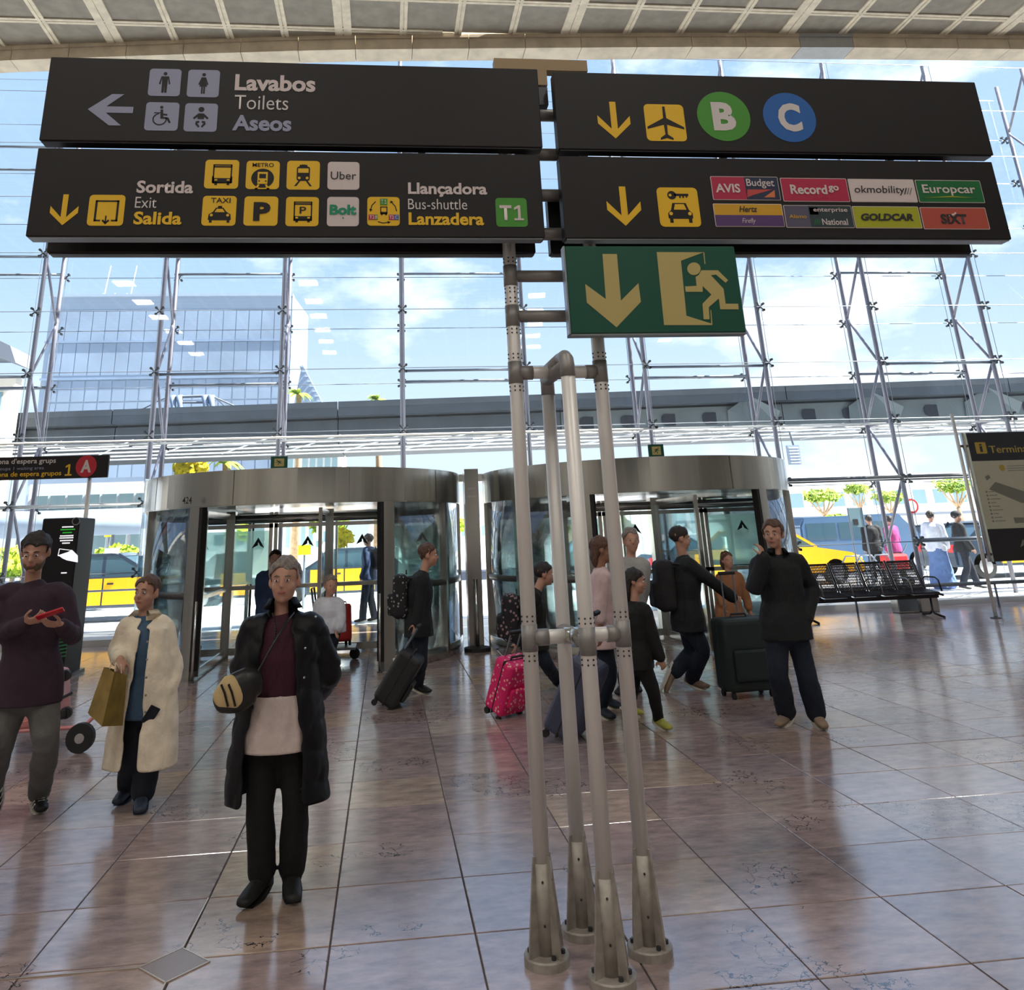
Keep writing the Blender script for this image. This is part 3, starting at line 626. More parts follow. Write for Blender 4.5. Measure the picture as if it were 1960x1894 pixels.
# short tubes joining the left and right boards
for z in (3.60, 3.84, 3.14, 3.36):
    b = MB(); cyl(b, (.70, 3.86, z), (1.05, 3.86, z), .034, 14); obj('cross_tube', b, 'pole_joint', post, True)
b = MB(); box(b, .815, .90, 3.83, 3.88, 3.89, 4.0); obj('junction_box', b, 'board_edge', post)
b = MB(); box(b, PX(945, 125, 3.86).x, PX(1122, 125, 3.86).x, 3.84, 3.90, 4.115, 4.185)
box(b, .822, .905, 3.84, 3.90, 4.02, 4.116); obj('top_plate', b, 'tan_plate', post)

def board(x0, x1, z0, z1, Y, th, parent, name='sign_board', m='board'):
    b = MB(); rbox(b, x0, x1, Y, Y+th, z0, z1, .004, 1); o = obj(name, b, m, parent)
    b = MB(); box(b, x0+.01, x1-.01, Y+.008, Y+th-.008, z0-.006, z0+.002); obj('bottom_rail', b, 'board_alu' if m == 'board' and Y < 3.8 and z0 < 3.2 else 'board_edge', o); return o
b_tl = board(-1.680, .822, 3.562, 4.032, YB, .075, post); b_bl = board(-1.678, .802, 3.060, 3.520, YB, .075, post)
b_tr = board(.907, 3.365, 3.556, 4.018, YB, .075, post); b_br = board(.905, 3.342, 3.058, 3.515, YB, .075, post)
for a in ((-1.67, .795, 3.06, 3.59), (.877, 3.28, 3.06, 3.38), (1.0, 3.28, 3.385, 3.59), (-1.67, .795, 3.70, 4.0), (1.0, 3.28, 3.70, 4.0)): board(*a, 3.925, .07, post, 'rear_board')
b = MB()
for x in (-.9, .2, LX[0], RX[0], 1.9, 2.9):
    box(b, x-.02, x+.02, 3.77, 3.93, 3.62, 3.66); box(b, x-.02, x+.02, 3.77, 3.93, 3.12, 3.16)
obj('board_bracket', b, 'board_edge', post)

# pictograms on a 0..100 square (y down)
K_ = 'k'
def roundp(x0, y0, x1, y1, r): return [(x, y) for x, y in rrect(x0, x1, y0, y1, r, 3)]
def cc(x, y, r, n=14): return [(x+r*math.cos(2*PI*k/n), y+r*math.sin(2*PI*k/n)) for k in range(n)]
def R4(x0, y0, x1, y1): return [(x0, y0), (x1, y0), (x1, y1), (x0, y1)]
def frame(x0, y0, x1, y1, w_): return [R4(x0, y0, x1, y0+w_), R4(x0, y1-w_, x1, y1), R4(x0, y0, x0+w_, y1), R4(x1-w_, y0, x1, y1)]
ICON = {
 'bus': (frame(24, 16, 80, 82, 4)+[R4(24, 22, 80, 27), R4(24, 64, 80, 80), R4(22, 58, 28, 80), R4(76, 58, 82, 80), R4(30, 80, 38, 88), R4(66, 80, 74, 88)], [R4(30, 68, 38, 73), R4(66, 68, 74, 73)]),
 'metro': ([cc(50, 62, 34, 30)], [R4(35, 40, 65, 82), R4(28, 96, 72, 100), [(36, 84), (42, 84), (36, 100), (28, 100)], [(58, 84), (64, 84), (72, 100), (64, 100)]]),
 'train': ([roundp(30, 20, 70, 70, 7), [(36, 70), (42, 70), (30, 88), (23, 88)], [(64, 70), (58, 70), (70, 88), (77, 88)], R4(46, 12, 48, 16), R4(52, 12, 54, 16), R4(38, 14, 62, 21)], [R4(34, 27, 66, 42), cc(38, 60, 4.5), cc(62, 60, 4.5)]),
 'taxi': ([[(20, 62), (32, 54), (40, 40), (62, 40), (72, 54), (84, 62), (86, 80), (82, 82), (82, 90), (74, 90), (74, 82), (30, 82), (30, 90), (22, 90), (22, 82), (18, 80)], R4(46, 34, 58, 41)], [[(37, 55), (43, 44), (60, 44), (67, 55)], cc(28, 65, 4.5), cc(76, 65, 4.5)]),
 'car': ([[(22, 66), (30, 58), (35, 40), (68, 40), (74, 58), (82, 66), (82, 78), (79, 80), (79, 90), (71, 90), (71, 80), (33, 80), (33, 90), (25, 90), (25, 80), (22, 78)], cc(36, 20, 11), R4(42, 16, 77, 22), R4(54, 22, 58, 27), R4(62, 22, 66, 27), R4(70, 22, 74, 26)], [[(37, 57), (41, 43), (63, 43), (68, 57)], cc(29, 67, 4.5), cc(75, 67, 4.5), cc(32, 20, 3.5)]),
 'pbus': (frame(24, 16, 80, 82, 4)+[R4(24, 22, 80, 27), R4(24, 66, 80, 80), R4(30, 80, 38, 87), R4(66, 80, 74, 87)], [R4(30, 69, 38, 74), R4(66, 69, 74, 74)]),
 'exit': ([R4(18, 18, 24, 86), R4(18, 18, 84, 23), R4(78, 18, 84, 86), R4(18, 81, 36, 86), R4(66, 81, 84, 86), R4(49, 68, 53, 92), [(51, 96), (40, 84), (44, 80), (51, 88), (58, 80), (62, 84)]], []),
 'plane': ([[(47, 6), (53, 6), (54, 38), (96, 62), (96, 68), (54, 56), (53, 82), (66, 92), (66, 97), (50, 92), (34, 97), (34, 92), (47, 82), (46, 56), (4, 68), (4, 62), (46, 38)]], []),
 'man': ([cc(50, 18, 6), [(38, 28), (62, 28), (68, 56), (63, 57), (60, 38), (59, 38), (58, 88), (51, 88), (50, 60), (49, 88), (42, 88), (41, 38), (40, 38), (37, 57), (32, 56)]], []),
 'woman': ([cc(50, 18, 6), [(43, 28), (57, 28), (66, 54), (61, 56), (56, 38), (62, 62), (56, 62), (56, 88), (51, 88), (51, 62), (49, 62), (49, 88), (44, 88), (44, 62), (38, 62), (44, 38), (39, 56), (34, 54)]], []),
 'wheel': ([cc(47, 18, 5), [(44, 26), (52, 26), (53, 40), (66, 42), (66, 47), (54, 46), (54, 52), (70, 54), (78, 72), (72, 74), (65, 59), (46, 58)], R4(26, 36, 44, 39)]+[bar2((44+20*math.cos(a*PI/9), 60+20*math.sin(a*PI/9)), (44+20*math.cos((a+1)*PI/9), 60+20*math.sin((a+1)*PI/9)), 4) for a in range(-1, 13)], []),
 'baby': ([cc(50, 22, 9), [(42, 36), (58, 36), (74, 52), (70, 57), (60, 48), (60, 56), (40, 56), (40, 48), (30, 57), (26, 52)], [(36, 64), (46, 62), (46, 70), (40, 70), (48, 82), (44, 86), (34, 74)], [(64, 64), (54, 62), (54, 70), (60, 70), (52, 82), (56, 86), (66, 74)]], []),
}
def icon(key, px0, py0, px1, py1, par, tile='yellow', fg='board', txt=None, ttl=None):
    x0, x1, z0, z1 = quad(px0, py0, px1, py1, YB)
    t = flat('pictogram_tile', [rrect(x0, x1, z0, z1, (x1-x0)*.11)], YB, tile, par, 1)
    m_ = lambda ps: [[(x0+x/100*(x1-x0), z1-y/100*(z1-z0)) for x, y in p] for p in ps]
    if key:
        a, c = ICON[key]; flat('pictogram', m_(a), YB, fg, t, 2)
        if c: flat('pictogram_detail', m_(c), YB, tile, t, 3)
        if key == 'metro':
            flat('pictogram_detail', m_([R4(40, 47, 60, 62), cc(40, 72, 2.5, 8), cc(60, 72, 2.5, 8)]), YB, fg, t, 4)
    w_, h_ = x1-x0, z1-z0
    if txt:
        s, a, b_, c, d, col, bd = txt; text(s, x0+a*w_, x0+b_*w_, z1-d*h_, z1-c*h_, YB, col, t, bd, 4)
    return t, (x0, x1, z0, z1)
def arrow_down(px, pyt, pyb, pw, par, col='yellow', Y=YB):
    x0, x1, z0, z1 = quad(px-pw/2, pyt, px+pw/2, pyb, Y); c = (x0+x1)/2; w_ = (x1-x0)/2; h = z1-z0
    flat('arrow', [[(c-w_*.19, z1), (c+w_*.19, z1), (c+w_*.19, z0+h*.26), (c+w_, z0+h*.62), (c+w_, z0+h*.40), (c, z0), (c-w_, z0+h*.40), (c-w_, z0+h*.62), (c-w_*.19, z0+h*.26)]], Y, col, par, 1)
def tx(s, px0, py0, px1, py1, col, par, bold=0., Y=YB, lay=2, **k):
    x0, x1, z0, z1 = quad(px0, py0, px1, py1, Y); return text(s, x0, x1, z0, z1, Y, col, par, bold, lay, **k)
# top left: toilets
x0, x1, z0, z1 = quad(168, 180, 255, 240, YB); h = z1-z0; c = (z0+z1)/2
flat('arrow', [[(x0, c), (x0+h*.62, z1), (x0+h*.95, z1), (x0+h*.50, c+h*.10), (x1, c+h*.10), (x1, c-h*.10), (x0+h*.50, c-h*.10), (x0+h*.95, z0), (x0+h*.62, z0)]], YB, 'grey_print', b_tl, 1)
for k, a in (('man', (285, 132, 346, 184)), ('woman', (359, 134, 420, 186)), ('wheel', (278, 196, 342, 250)), ('baby', (353, 198, 416, 252))): icon(k, *a, b_tl, 'grey_print')
tx('Lavabos', 450, 144, 604, 175, 'pink_white', b_tl, .032); tx('Toilets', 449, 183, 552, 210, 'white_print', b_tl, -.004); tx('Aseos', 445, 221, 558, 251, 'grey_print', b_tl, .032)
# lower left: exit, transport
arrow_down(123, 372, 431, 54, b_bl); icon('exit', 169, 373, 238, 432, b_bl)
tx('Sortida', 262, 346, 370, 370, 'pink_white', b_bl, .03); tx('Exit', 259, 377, 300, 398, 'white_print', b_bl, -.004); tx('Salida', 256, 405, 348, 430, 'yellow', b_bl, .03)
icon('bus', 392, 306, 457, 361, b_bl); icon('metro', 471, 308, 535, 362, b_bl, txt=('METRO', .18, .82, .08, .22, 'board', .01)); icon('train', 549, 308, 612, 363, b_bl)
icon('taxi', 387, 375, 452, 432, b_bl, txt=('TAXI', .24, .82, .07, .24, 'board', .01)); icon(None, 467, 376, 532, 432, b_bl, txt=('P', .28, .78, .20, .84, 'board', .05)); icon('pbus', 547, 377, 610, 433, b_bl, txt=('P', .42, .62, .34, .58, 'board', .01))
icon(None, 627, 310, 688, 363, b_bl, 'pink_white', txt=('Uber', .10, .90, .36, .64, 'ink', .004)); icon(None, 626, 377, 687, 433, b_bl, 'pink_white', txt=('Bolt', .08, .92, .27, .62, 'bolt_green', .045))
x0, x1, z0, z1 = quad(626, 377, 687, 433, YB); flat('dot', [circ(x0+.5*(x1-x0), z1-.72*(z1-z0), .004, 10)], YB, 'bolt_green', b_bl, 4)
t_, (x0, x1, z0, z1) = icon(None, 703, 377, 765, 432, b_bl)
m_ = lambda ps: [[(x0+x/100*(x1-x0), z1-y/100*(z1-z0)) for x, y in p] for p in ps]
flat('pictogram', m_(frame(40, 34, 62, 60, 3)+[R4(40, 52, 62, 60), R4(42, 60, 47, 64), R4(55, 60, 60, 64)]+[bar2((x, y), (x2, y2), 3) for x, y, x2, y2 in ((26, 16, 14, 30), (14, 30, 10, 46), (74, 18, 86, 32), (86, 32, 91, 50), (33, 86, 48, 91), (48, 91, 66, 88))]+[[(6, 42), (16, 44), (9, 52)], [(70, 22), (72, 13), (81, 17)], [(62, 84), (72, 87), (64, 94)]]), YB, 'board', t_, 2)
flat('terminal_patch', m_([R4(39, 6, 62, 29)]), YB, 'green_print', t_, 3); flat('terminal_patch', m_([R4(4, 62, 24, 80), R4(66, 62, 84, 80)]), YB, 'crimson', t_, 3); flat('terminal_patch', m_([R4(24, 62, 32, 80)]), YB, 'green_print', t_, 3); flat('terminal_patch', m_([R4(84, 62, 97, 80)]), YB, 'blue_print', t_, 3)
w_, h_ = x1-x0, z1-z0
one(x0+.53*w_, x0+.59*w_, z1-.25*h_, z1-.10*h_, YB, 'pink_white', t_, 5)
for s, a in (('T', (.42, .50, .10, .25)), ('T2', (.07, .22, .65, .77)), ('B', (.25, .31, .65, .77)), ('T2', (.68, .82, .65, .77)), ('C', (.86, .94, .65, .77))): text(s, x0+a[0]*w_, x0+a[1]*w_, z1-a[3]*h_, z1-a[2]*h_, YB, 'pink_white', t_, .01, 5)
tx('Llançadora', 781, 350, 932, 377, 'pink_white', b_bl, .03); tx('Bus-shuttle', 781, 381, 894, 401, 'white_print', b_bl, -.004); tx('Lanzadera', 782, 407, 926, 431, 'yellow', b_bl, .03)
t1_, (x0, x1, z0, z1) = icon(None, 949, 379, 1009, 434, b_bl, 'green_print', txt=('T', .12, .50, .26, .78, 'pink_white', .03)); w_, h_ = x1-x0, z1-z0; one(x0+.58*w_, x0+.88*w_, z1-.78*h_, z1-.26*h_, YB, 'pink_white', t1_, 4)
# top right: gates B, C
arrow_down(1175, 195, 265, 62, b_tr); icon('plane', 1235, 200, 1311, 270, b_tr)
for px, py, rr, col, s in ((1385, 223, 50.5, 'green_print', 'B'), (1511, 225, 50, 'blue_print', 'C')):
    x0, x1, z0, z1 = quad(px-rr, py-47, px+rr, py+47, YB); flat('letter_disc', [circ((x0+x1)/2, (z0+z1)/2, (x1-x0)/2, 40, (z1-z0)/2)], YB, col, b_tr, 1)
    tx(s, px-22, py-27, px+22, py+27, 'white_print', b_tr, .045, lay=3)
# lower right: car hire
arrow_down(1194, 357, 432, 65, b_br); icon('car', 1260, 359, 1338, 434, b_br)
def plate(px0, py0, px1, py1, col, halves=()):
    x0, x1, z0, z1 = quad(px0, py0, px1, py1, YB); b = flat('brand_plate', [rrect(x0, x1, z0, z1, .006)], YB, 'pink_white', b_br, 1)
    flat('plate_field', [rrect(x0+.0035, x1-.0035, z0+.0035, z1-.0035, .004)], YB, col, b, 2)
    for c, a in halves: flat('plate_field', [R4(x0+.0035+(x1-x0-.007)*a[0], z0+.0035+(z1-z0-.007)*a[2], x0+.0035+(x1-x0-.007)*a[1], z0+.0035+(z1-z0-.007)*a[3])], YB, c, b, 3)
    return b
q = plate(1362, 338, 1491, 383, 'crimson', (('navy_print', (.5, 1, 0, 1)),)); tx('AVIS', 1369, 352, 1416, 369, 'pink_white', q, .03, lay=5); tx('Budget', 1428, 343, 1481, 361, 'pink_white', q, .012, lay=5)
def shp(pts, col, par): flat('brand_shape', [[(PX(a, b_, YB).x, PX(a, b_, YB).z) for a, b_ in pts]], YB, col, par, 4)
shp([(1430, 363), (1478, 363), (1440, 374), (1430, 378)], 'coral', q); shp([(1462, 378), (1482, 364), (1483, 378)], 'orange_print', q)
q = plate(1496, 341, 1623, 386, 'crimson'); tx('Record', 1512, 354, 1582, 372, 'pink_white', q, .03, lay=5); tx('go', 1585, 356, 1605, 369, 'pink_white', q, .03, lay=5); tx('RENT A CAR', 1553, 375, 1588, 379, 'coral', q, 0, lay=5)
q = plate(1626, 343, 1752, 387, 'pink_white'); tx('okmobility', 1635, 356, 1731, 374, 'ink', q, .006, lay=5, shear=.1)
for k in range(3): shp([(1730+k*5, 372), (1733+k*5, 360), (1735+k*5, 360), (1732+k*5, 372)], 'map_grey' if k else 'ink', q)
q = plate(1755, 345, 1880, 388, 'euro_green'); tx('Europcar', 1765, 354, 1866, 375, 'pink_white', q, .016, lay=5); shp([(1768, 379), (1820, 375.5), (1864, 379), (1820, 377.6)], 'lime', q)
q = plate(1367, 390, 1499, 434, 'mustard', (('purple_print', (0, 1, 0, .5)),)); tx('Hertz', 1414, 395, 1449, 406, 'ink', q, .02, lay=5, shear=.25); tx('Firefly', 1420, 418, 1446, 430, 'pink_white', q, .0, lay=5, shear=.25)
q = plate(1502, 393, 1632, 436, 'slate_print', (('dark_teal', (.36, 1, 0, 1)), ('euro_green', (.37, .5, .58, .92)))); tx('Alamo', 1510, 411, 1543, 418, 'mustard', q, .01, lay=5); tx('enterprise', 1556, 398, 1621, 408, 'pink_white', q, .01, lay=5); tx('National', 1573, 419, 1622, 431, 'pink_white', q, .015, lay=5)
for k in range(3): shp([(1558+k*4, 430), (1560+k*4, 420), (1562+k*4, 420), (1560+k*4, 430)], 'euro_green', q)
q = plate(1634, 395, 1761, 437, 'lime'); tx('GOLDCAR', 1647, 409, 1747, 423, 'ink', q, .05, lay=5, shear=.2)
q = plate(1764, 397, 1890, 439, 'rust_print'); tx('SIXT', 1800, 410, 1850, 429, 'ink', q, .04, lay=5); shp([(1815, 412), (1824, 409), (1828, 406), (1830, 409), (1824, 413), (1816, 414)], 'pink_white', q)

# green emergency exit sign clamped to the tubes
ex = thing('emergency_exit_sign', 'large green emergency exit sign with cream arrow and running figure', 'sign', (1.34, YB, 2.56))
x0, x1, z0, z1 = .898, 1.786, 2.562, 3.016
b = MB(); rbox(b, x0, x1, YB, YB+.06, z0, z1, .006, 1); pn = obj('sign_panel', b, 'sign_green', ex)
b = MB(); box(b, x0-.008, x0, YB+.003, YB+.057, z0-.006, z1); box(b, x0-.008, x1, YB+.003, YB+.057, z0-.008, z0); obj('frame_edge', b, 'board_alu', ex)
b = MB()
for z in (2.70, 2.914): box(b, .96, 1.12, YB+.058, 3.87, z-.03, z+.03)
obj('mounting_clamp', b, 'pole_joint', ex)
P = lambda pts: [(PX(1080+a*.1837, 460+c*.1837, YB).x, PX(1080+a*.1837, 460+c*.1837, YB).z) for a, c in pts]
flat('arrow', [P([(398, 142), (548, 142), (590, 628), (772, 445), (798, 640), (545, 905), (235, 648), (218, 455), (433, 612)])], YB, 'sign_cream', pn, 1)
flat('door_symbol', [P([(963, 122), (1450, 124), (1215, 212), (1272, 785), (1528, 865), (1543, 882), (1040, 882)]), P([(1448, 124), (1458, 124), (1470, 245), (1462, 245)]), P([(1522, 725), (1530, 725), (1543, 880), (1532, 880)])], YB, 'sign_cream', pn, 1)
flat('running_figure', [P([(1350+69*math.cos(k*PI/12), 296+66*math.sin(k*PI/12)) for k in range(24)]),
  P([(1428, 312), (1600, 312), (1705, 415), (1680, 442), (1580, 357), (1525, 362), (1658, 505), (1680, 660), (1810, 660), (1816, 718), (1625, 718), (1610, 605), (1505, 695), (1512, 822), (1452, 822), (1440, 660), (1532, 565), (1440, 475), (1442, 536), (1265, 536), (1258, 480), (1378, 474), (1368, 380), (1400, 360)])], YB, 'sign_cream', pn, 2)

# ================================================================== OTHER SIGNS AND FURNITURE
# groups waiting area sign on its own post
YA = 13.3
t = thing('waiting_area_sign', 'dark sign for the groups waiting area with a red A disc, at the left edge', 'sign', (PX(168, 915, YA).x, YA, 0))
xr = PX(207, 890, YA).x; z0, z1 = PX(207, 913, YA).z, PX(207, 870, YA).z; xp = PX(168, 915, YA).x; xl = xr-2.2
b = MB(); rbox(b, xl, xr, YA, YA+.06, z0, z1, .005, 1); pn = obj('sign_board', b, 'board', t)
b = MB(); cyl(b, (xp, YA+.09, 0), (xp, YA+.09, z1-.05), .032, 12); obj('pole', b, 'pole', t, True)
b = MB(); cyl(b, (xl+.2, YA+.09, 0), (xl+.2, YA+.09, z1-.05), .032, 12); obj('pole', b, 'pole', t, True)
for x in (xp, xl+.2): b = MB(); lathe(b, [(.12, 0), (.12, .02), (.05, .05)], 16, (x, YA+.09, 0)); obj('pole_foot', b, 'pole_foot', t)
tx("Zona d'espera grups", -14, 877, 107, 890, 'white_print', pn, .012, YA); tx('Groups 1 waiting area', -12, 893, 84, 901, 'grey_print', pn, 0, YA); tx('Zona de espera grupos', -14, 902, 117, 914, 'yellow', pn, .012, YA)
q_ = quad(125, 888, 138, 910, YA); one(*q_, YA, 'yellow', pn, 2)
x0, x1, q0, q1 = quad(145, 871, 185, 913, YA); flat('letter_disc', [circ((x0+x1)/2, (q0+q1)/2, (x1-x0)/2, 30, (q1-q0)/2)], YA, 'red_round', pn, 1); tx('A', 155, 880, 175, 904, 'white_print', pn, .04, YA, lay=3)

# black information kiosk
YK = 12.3; a = PX(82, 992, YK); c = PX(153, 990, YK)
t = thing('information_kiosk', 'tall black kiosk with a lit screen behind the person holding a red phone', 'kiosk', ((a.x+c.x)/2, YK, 0))
x0, x1, zt = a.x, c.x, a.z
b = MB(); rbox(b, x0, x1, YK, YK+.66, .02, zt, .02, 2); kb = obj('housing', b, 'black_kiosk', t)
b = MB(); box(b, x0-.05, x1+.05, YK-.04, YK+.70, 0, .04); obj('plinth', b, 'steel_dark', t)
def kq(px0, py0, px1, py1): return quad(px0, py0, px1, py1, YK)
for n_, (l, r, y, m) in enumerate(((119, 141, 1008, 'screen_white'), (116, 144, 1013, 'screen_green'), (120, 138, 1019, 'screen_green'), (115, 141, 1025, 'screen_white'), (114, 141, 1029, 'screen_white'), (115, 140, 1034, 'screen_white'), (119, 134, 1039, 'screen_white'), (117, 128, 1096, 'screen_white'))):
    q = kq(l, y-1.2, r, y+1.2); n = 9; w_ = (q[1]-q[0])/n; flat('screen_text', [R4(q[0]+w_*k, q[2], q[0]+w_*k+w_*.8, q[3]) for k in range(n)], YK, m, kb, 1)
Kp = lambda pts: [(PX(a_, b_, YK).x, PX(a_, b_, YK).z) for a_, b_ in pts]
flat('screen_hand', [Kp([(112, 1062), (130, 1056), (138, 1052), (149, 1063), (149, 1076), (128, 1072), (119, 1068)])], YK, 'screen_white', kb, 1)
flat('screen_card', [Kp(bar2(p, q_, 1.3)) for p, q_ in (((114, 1050), (137, 1053)), ((114, 1050), (111, 1063)), ((137, 1053), (136, 1058)), ((111, 1063), (118, 1064)))], YK, 'screen_white', kb, 1)
x0_, x1_, q0, q1 = kq(141, 990, 153, 1004); 
b = MB(); cx_, cz_ = (x0_+x1_)/2-.01, (q0+q1)/2; n = 16
for k in range(n):
    p, q = (cx_+.05*math.cos(2*PI*k/n), cz_+.05*math.sin(2*PI*k/n)), (cx_+.05*math.cos(2*PI*(k+1)/n), cz_+.05*math.sin(2*PI*(k+1)/n)); prism(b, bar2(p, q, .012), YK-.003, YK)
obj('ring_mark', b, 'board_alu', kb)
for k in range(14):
    z = .25+.045*k; b = MB(); xg0, xg1 = x0+.30, x0+.52
    prism(b, [(xg0, z), (xg1, z+.03), (xg1, z+.05), (xg0, z+.02)], YK-.012, YK); obj('vent_slat', b, 'grille_green', kb)

# terminal map sign at the right edge
YM = 13.6
a = PX(1858, 828, YM); z1 = a.z; z0 = PX(1893, 1075, YM).z; x0 = (PX(1858, 828, YM).x+PX(1893, 1075, YM).x)/2+.0
t = thing('terminal_map_sign', 'tall sign with a terminal map in a steel frame, at the right edge', 'sign', (x0, YM, 0)); X1 = x0+1.45
b = MB(); box(b, x0, X1, YM, YM+.06, z0, z1); pn = obj('sign_board', b, 'map_paper', t)
zA = PX(1875, 882, YM).z; zB = PX(1900, 1012, YM).z
flat('heading_band', [R4(x0, zA, X1, z1)], YM, 'terminal_dark', pn, 1); flat('footer_band', [R4(x0, z0, X1, zB)], YM, 'ink', pn, 1)
q = quad(1867, 846, 1888, 868, YM); flat('info_tile', [rrect(*q, .02)], YM, 'info_gold', pn, 2); text('i', (q[0]+q[1])/2-.03, (q[0]+q[1])/2+.03, q[2]+.03, q[3]-.03, YM, 'terminal_dark', pn, .02, 4)
q = quad(1893, 852, 1960, 866, YM); text('Terminal T2', q[0], q[0]+(q[1]-q[0])*1.6, q[2], q[3], YM, 'info_gold', pn, .01, 3)
q = quad(1912, 889, 1924, 901, YM); flat('info_disc', [circ((q[0]+q[1])/2, (q[2]+q[3])/2, .055)], YM, 'info_gold', pn, 1)
for k in range(3): flat('caption_line', [R4(q[1]+.04, q[3]-.03-.04*k, q[1]+.55, q[3]-.02-.04*k)], YM, 'map_grey', pn, 1)
Mp = lambda pts: [(PX(a_, b_, YM).x, PX(a_, b_, YM).z) for a_, b_ in pts]
flat('plan_shape', [Mp([(1905, 922), (1960, 940), (1985, 965), (1955, 962), (1893, 936)]), [(p[0]*1.0, p[1]) for p in Mp([(1885, 912), (1892, 908), (1896, 914), (1889, 919)])], Mp([(1940, 990), (1965, 990), (1965, 1000), (1943, 1001)])], YM, 'map_grey', pn, 1)
for k in range(9):
    q = quad(1888+k*1.6, 938+k*7, 1891+k*1.6, 941+k*7, YM); flat('legend_mark', [circ(q[0], q[2], .018, 8), R4(q[0]+.04, q[2]-.006, q[0]+.14+.05*(k % 3), q[2]+.006)], YM, 'map_grey', pn, 1)
b = MB(); logo(b, x0+.62, (z0+zB)/2, .16, YM-.001); obj('emblem', b, 'map_grey', pn)
flat('emblem_stroke', [R4(x0+.72, (z0+zB)/2-.03, x0+1.2, (z0+zB)/2+.02)], YM, 'white_print', pn, 1)
for x, w_, m in ((x0-.17, .03, 'pole'), (x0-.06, .035, 'chrome')):
    b = MB(); cyl(b, (x, YM+.03, 0 if m == 'pole' else z0), (x, YM+.03, z1+(.35 if m == 'pole' else 0)), w_, 12); obj('frame_post', b, m, t, True)
b = MB(); cyl(b, (X1+.06, YM+.03, 0), (X1+.06, YM+.03, z1), .035, 12); obj('frame_post', b, 'pole', t, True)
b = MB(); lathe(b, [(.09, 0), (.09, .015), (.04, .03)], 14, (x0-.17, YM+.03, 0)); obj('post_foot', b, 'steel_dark', t)
b = MB(); box(b, x0-.17, x0, YM+.01, YM+.05, z1-.25, z1-.21); box(b, x0-.17, x0, YM+.01, YM+.05, z0+.1, z0+.14); obj('frame_bracket', b, 'steel_dark', t)

# bench of perforated metal seats
t = thing('airport_bench', 'black perforated metal bench with armrests by the glass wall', 'bench', (8.5, 14.3, 0))
sw = .545; xs0 = 6.92
for k in range(5):
    x = xs0+sw*k
    def panel(name, y0, z0, y1, z1, n, par):     # perforated plate as a real lattice
        b = MB(); w_ = sw-.05; nx = 16
        P0, P1 = V((x, y0, z0)), V((x, y1, z1)); d = (P1-P0)
        tube(b, [P0+V((.03, 0, 0)), P1+V((.03, 0, 0))], .013, 5); tube(b, [P0+V((w_, 0, 0)), P1+V((w_, 0, 0))], .013, 5)
        tube(b, [P0+V((.03, 0, 0)), P0+V((w_, 0, 0))], .016, 5); tube(b, [P1+V((.03, 0, 0)), P1+V((w_, 0, 0))], .02, 5)
        for i in range(1, nx): q = V((.03+(w_-.03)*i/nx, 0, 0)); tube(b, [P0+q, P1+q], .0095, 4, False)
        for i in range(1, n): q = P0+d*(i/n); tube(b, [q+V((.03, 0, 0)), q+V((w_, 0, 0))], .0095, 4, False)
        return obj(name, b, 'bench_metal', par)
    panel('seat', 14.06, .40, 14.50, .44, 10, t); panel('backrest', 14.50, .45, 14.72, .90, 10, t)
    b = MB(); tube(b, [(x+.0, 14.74, .92), (x+.0, 14.55, .5), (x, 14.48, .40), (x, 14.05, .36)], .02, 8); obj('side_frame', b, 'bench_metal', t, True)
for k in range(6):
    x = xs0+sw*k+(.0 if k < 5 else .0)
    b = MB(); tube(b, [(x, 14.54, .60), (x, 14.46, .645), (x, 14.18, .645), (x, 14.10, .60), (x, 14.06, .42)], .014, 8); obj('armrest', b, 'bench_arm' if k < 5 else 'bench_metal', t, True)
xe = xs0+sw*5
b = MB(); tube(b, [(xe, 14.74, .92), (xe, 14.55, .5), (xe, 14.48, .40), (xe, 14.05, .36)], .02, 8); obj('side_frame', b, 'bench_metal', t, True)
b = MB(); box(b, xs0-.05, xe+.05, 14.24, 14.31, .30, .36); obj('seat_beam', b, 'bench_metal', t)
for x in (xs0+.35, xe-.1):
    b = MB(); tube(b, [(x, 14.27, .32), (x, 14.27, .10), (x, 14.22, .05), (x, 13.98, .015)], .02, 8); tube(b, [(x, 14.27, .10), (x, 14.34, .05), (x, 14.56, .015)], .02, 8); obj('bench_leg', b, 'bench_metal', t, True)
# low leaning rail before the glass
t = thing('low_rail', 'low steel rail running along the glass wall beside the bench', 'rail', (11.5, 15.2, 0))
b = MB(); tube(b, [(7.2, 15.45, .42), (19.5, 15.05, .42)], .035, 10); obj('top_bar', b, 'rail_steel', t, True)
for k in range(9): b = MB(); x = 7.4+1.4*k; y = 15.45-.0325*(x-7.2); tube(b, [(x, y, .4), (x, y, 0)], .02, 8); obj('rail_post', b, 'rail_steel', t, True)
t = thing('steel_box', 'low grey steel box on the floor behind the end of the bench', 'box', (9.6, 15.1, 0))
b = MB(); rbox(b, 9.35, 9.75, 14.95, 15.18, 0, .34, .01, 1); rbox(b, 9.79, 10.15, 14.95, 15.18, 0, .34, .01, 1); obj('housing', b, 'steel', t)
b = MB(); box(b, 9.37, 9.73, 14.94, 14.95, .03, .31); obj('lid', b, 'rail_steel', t)

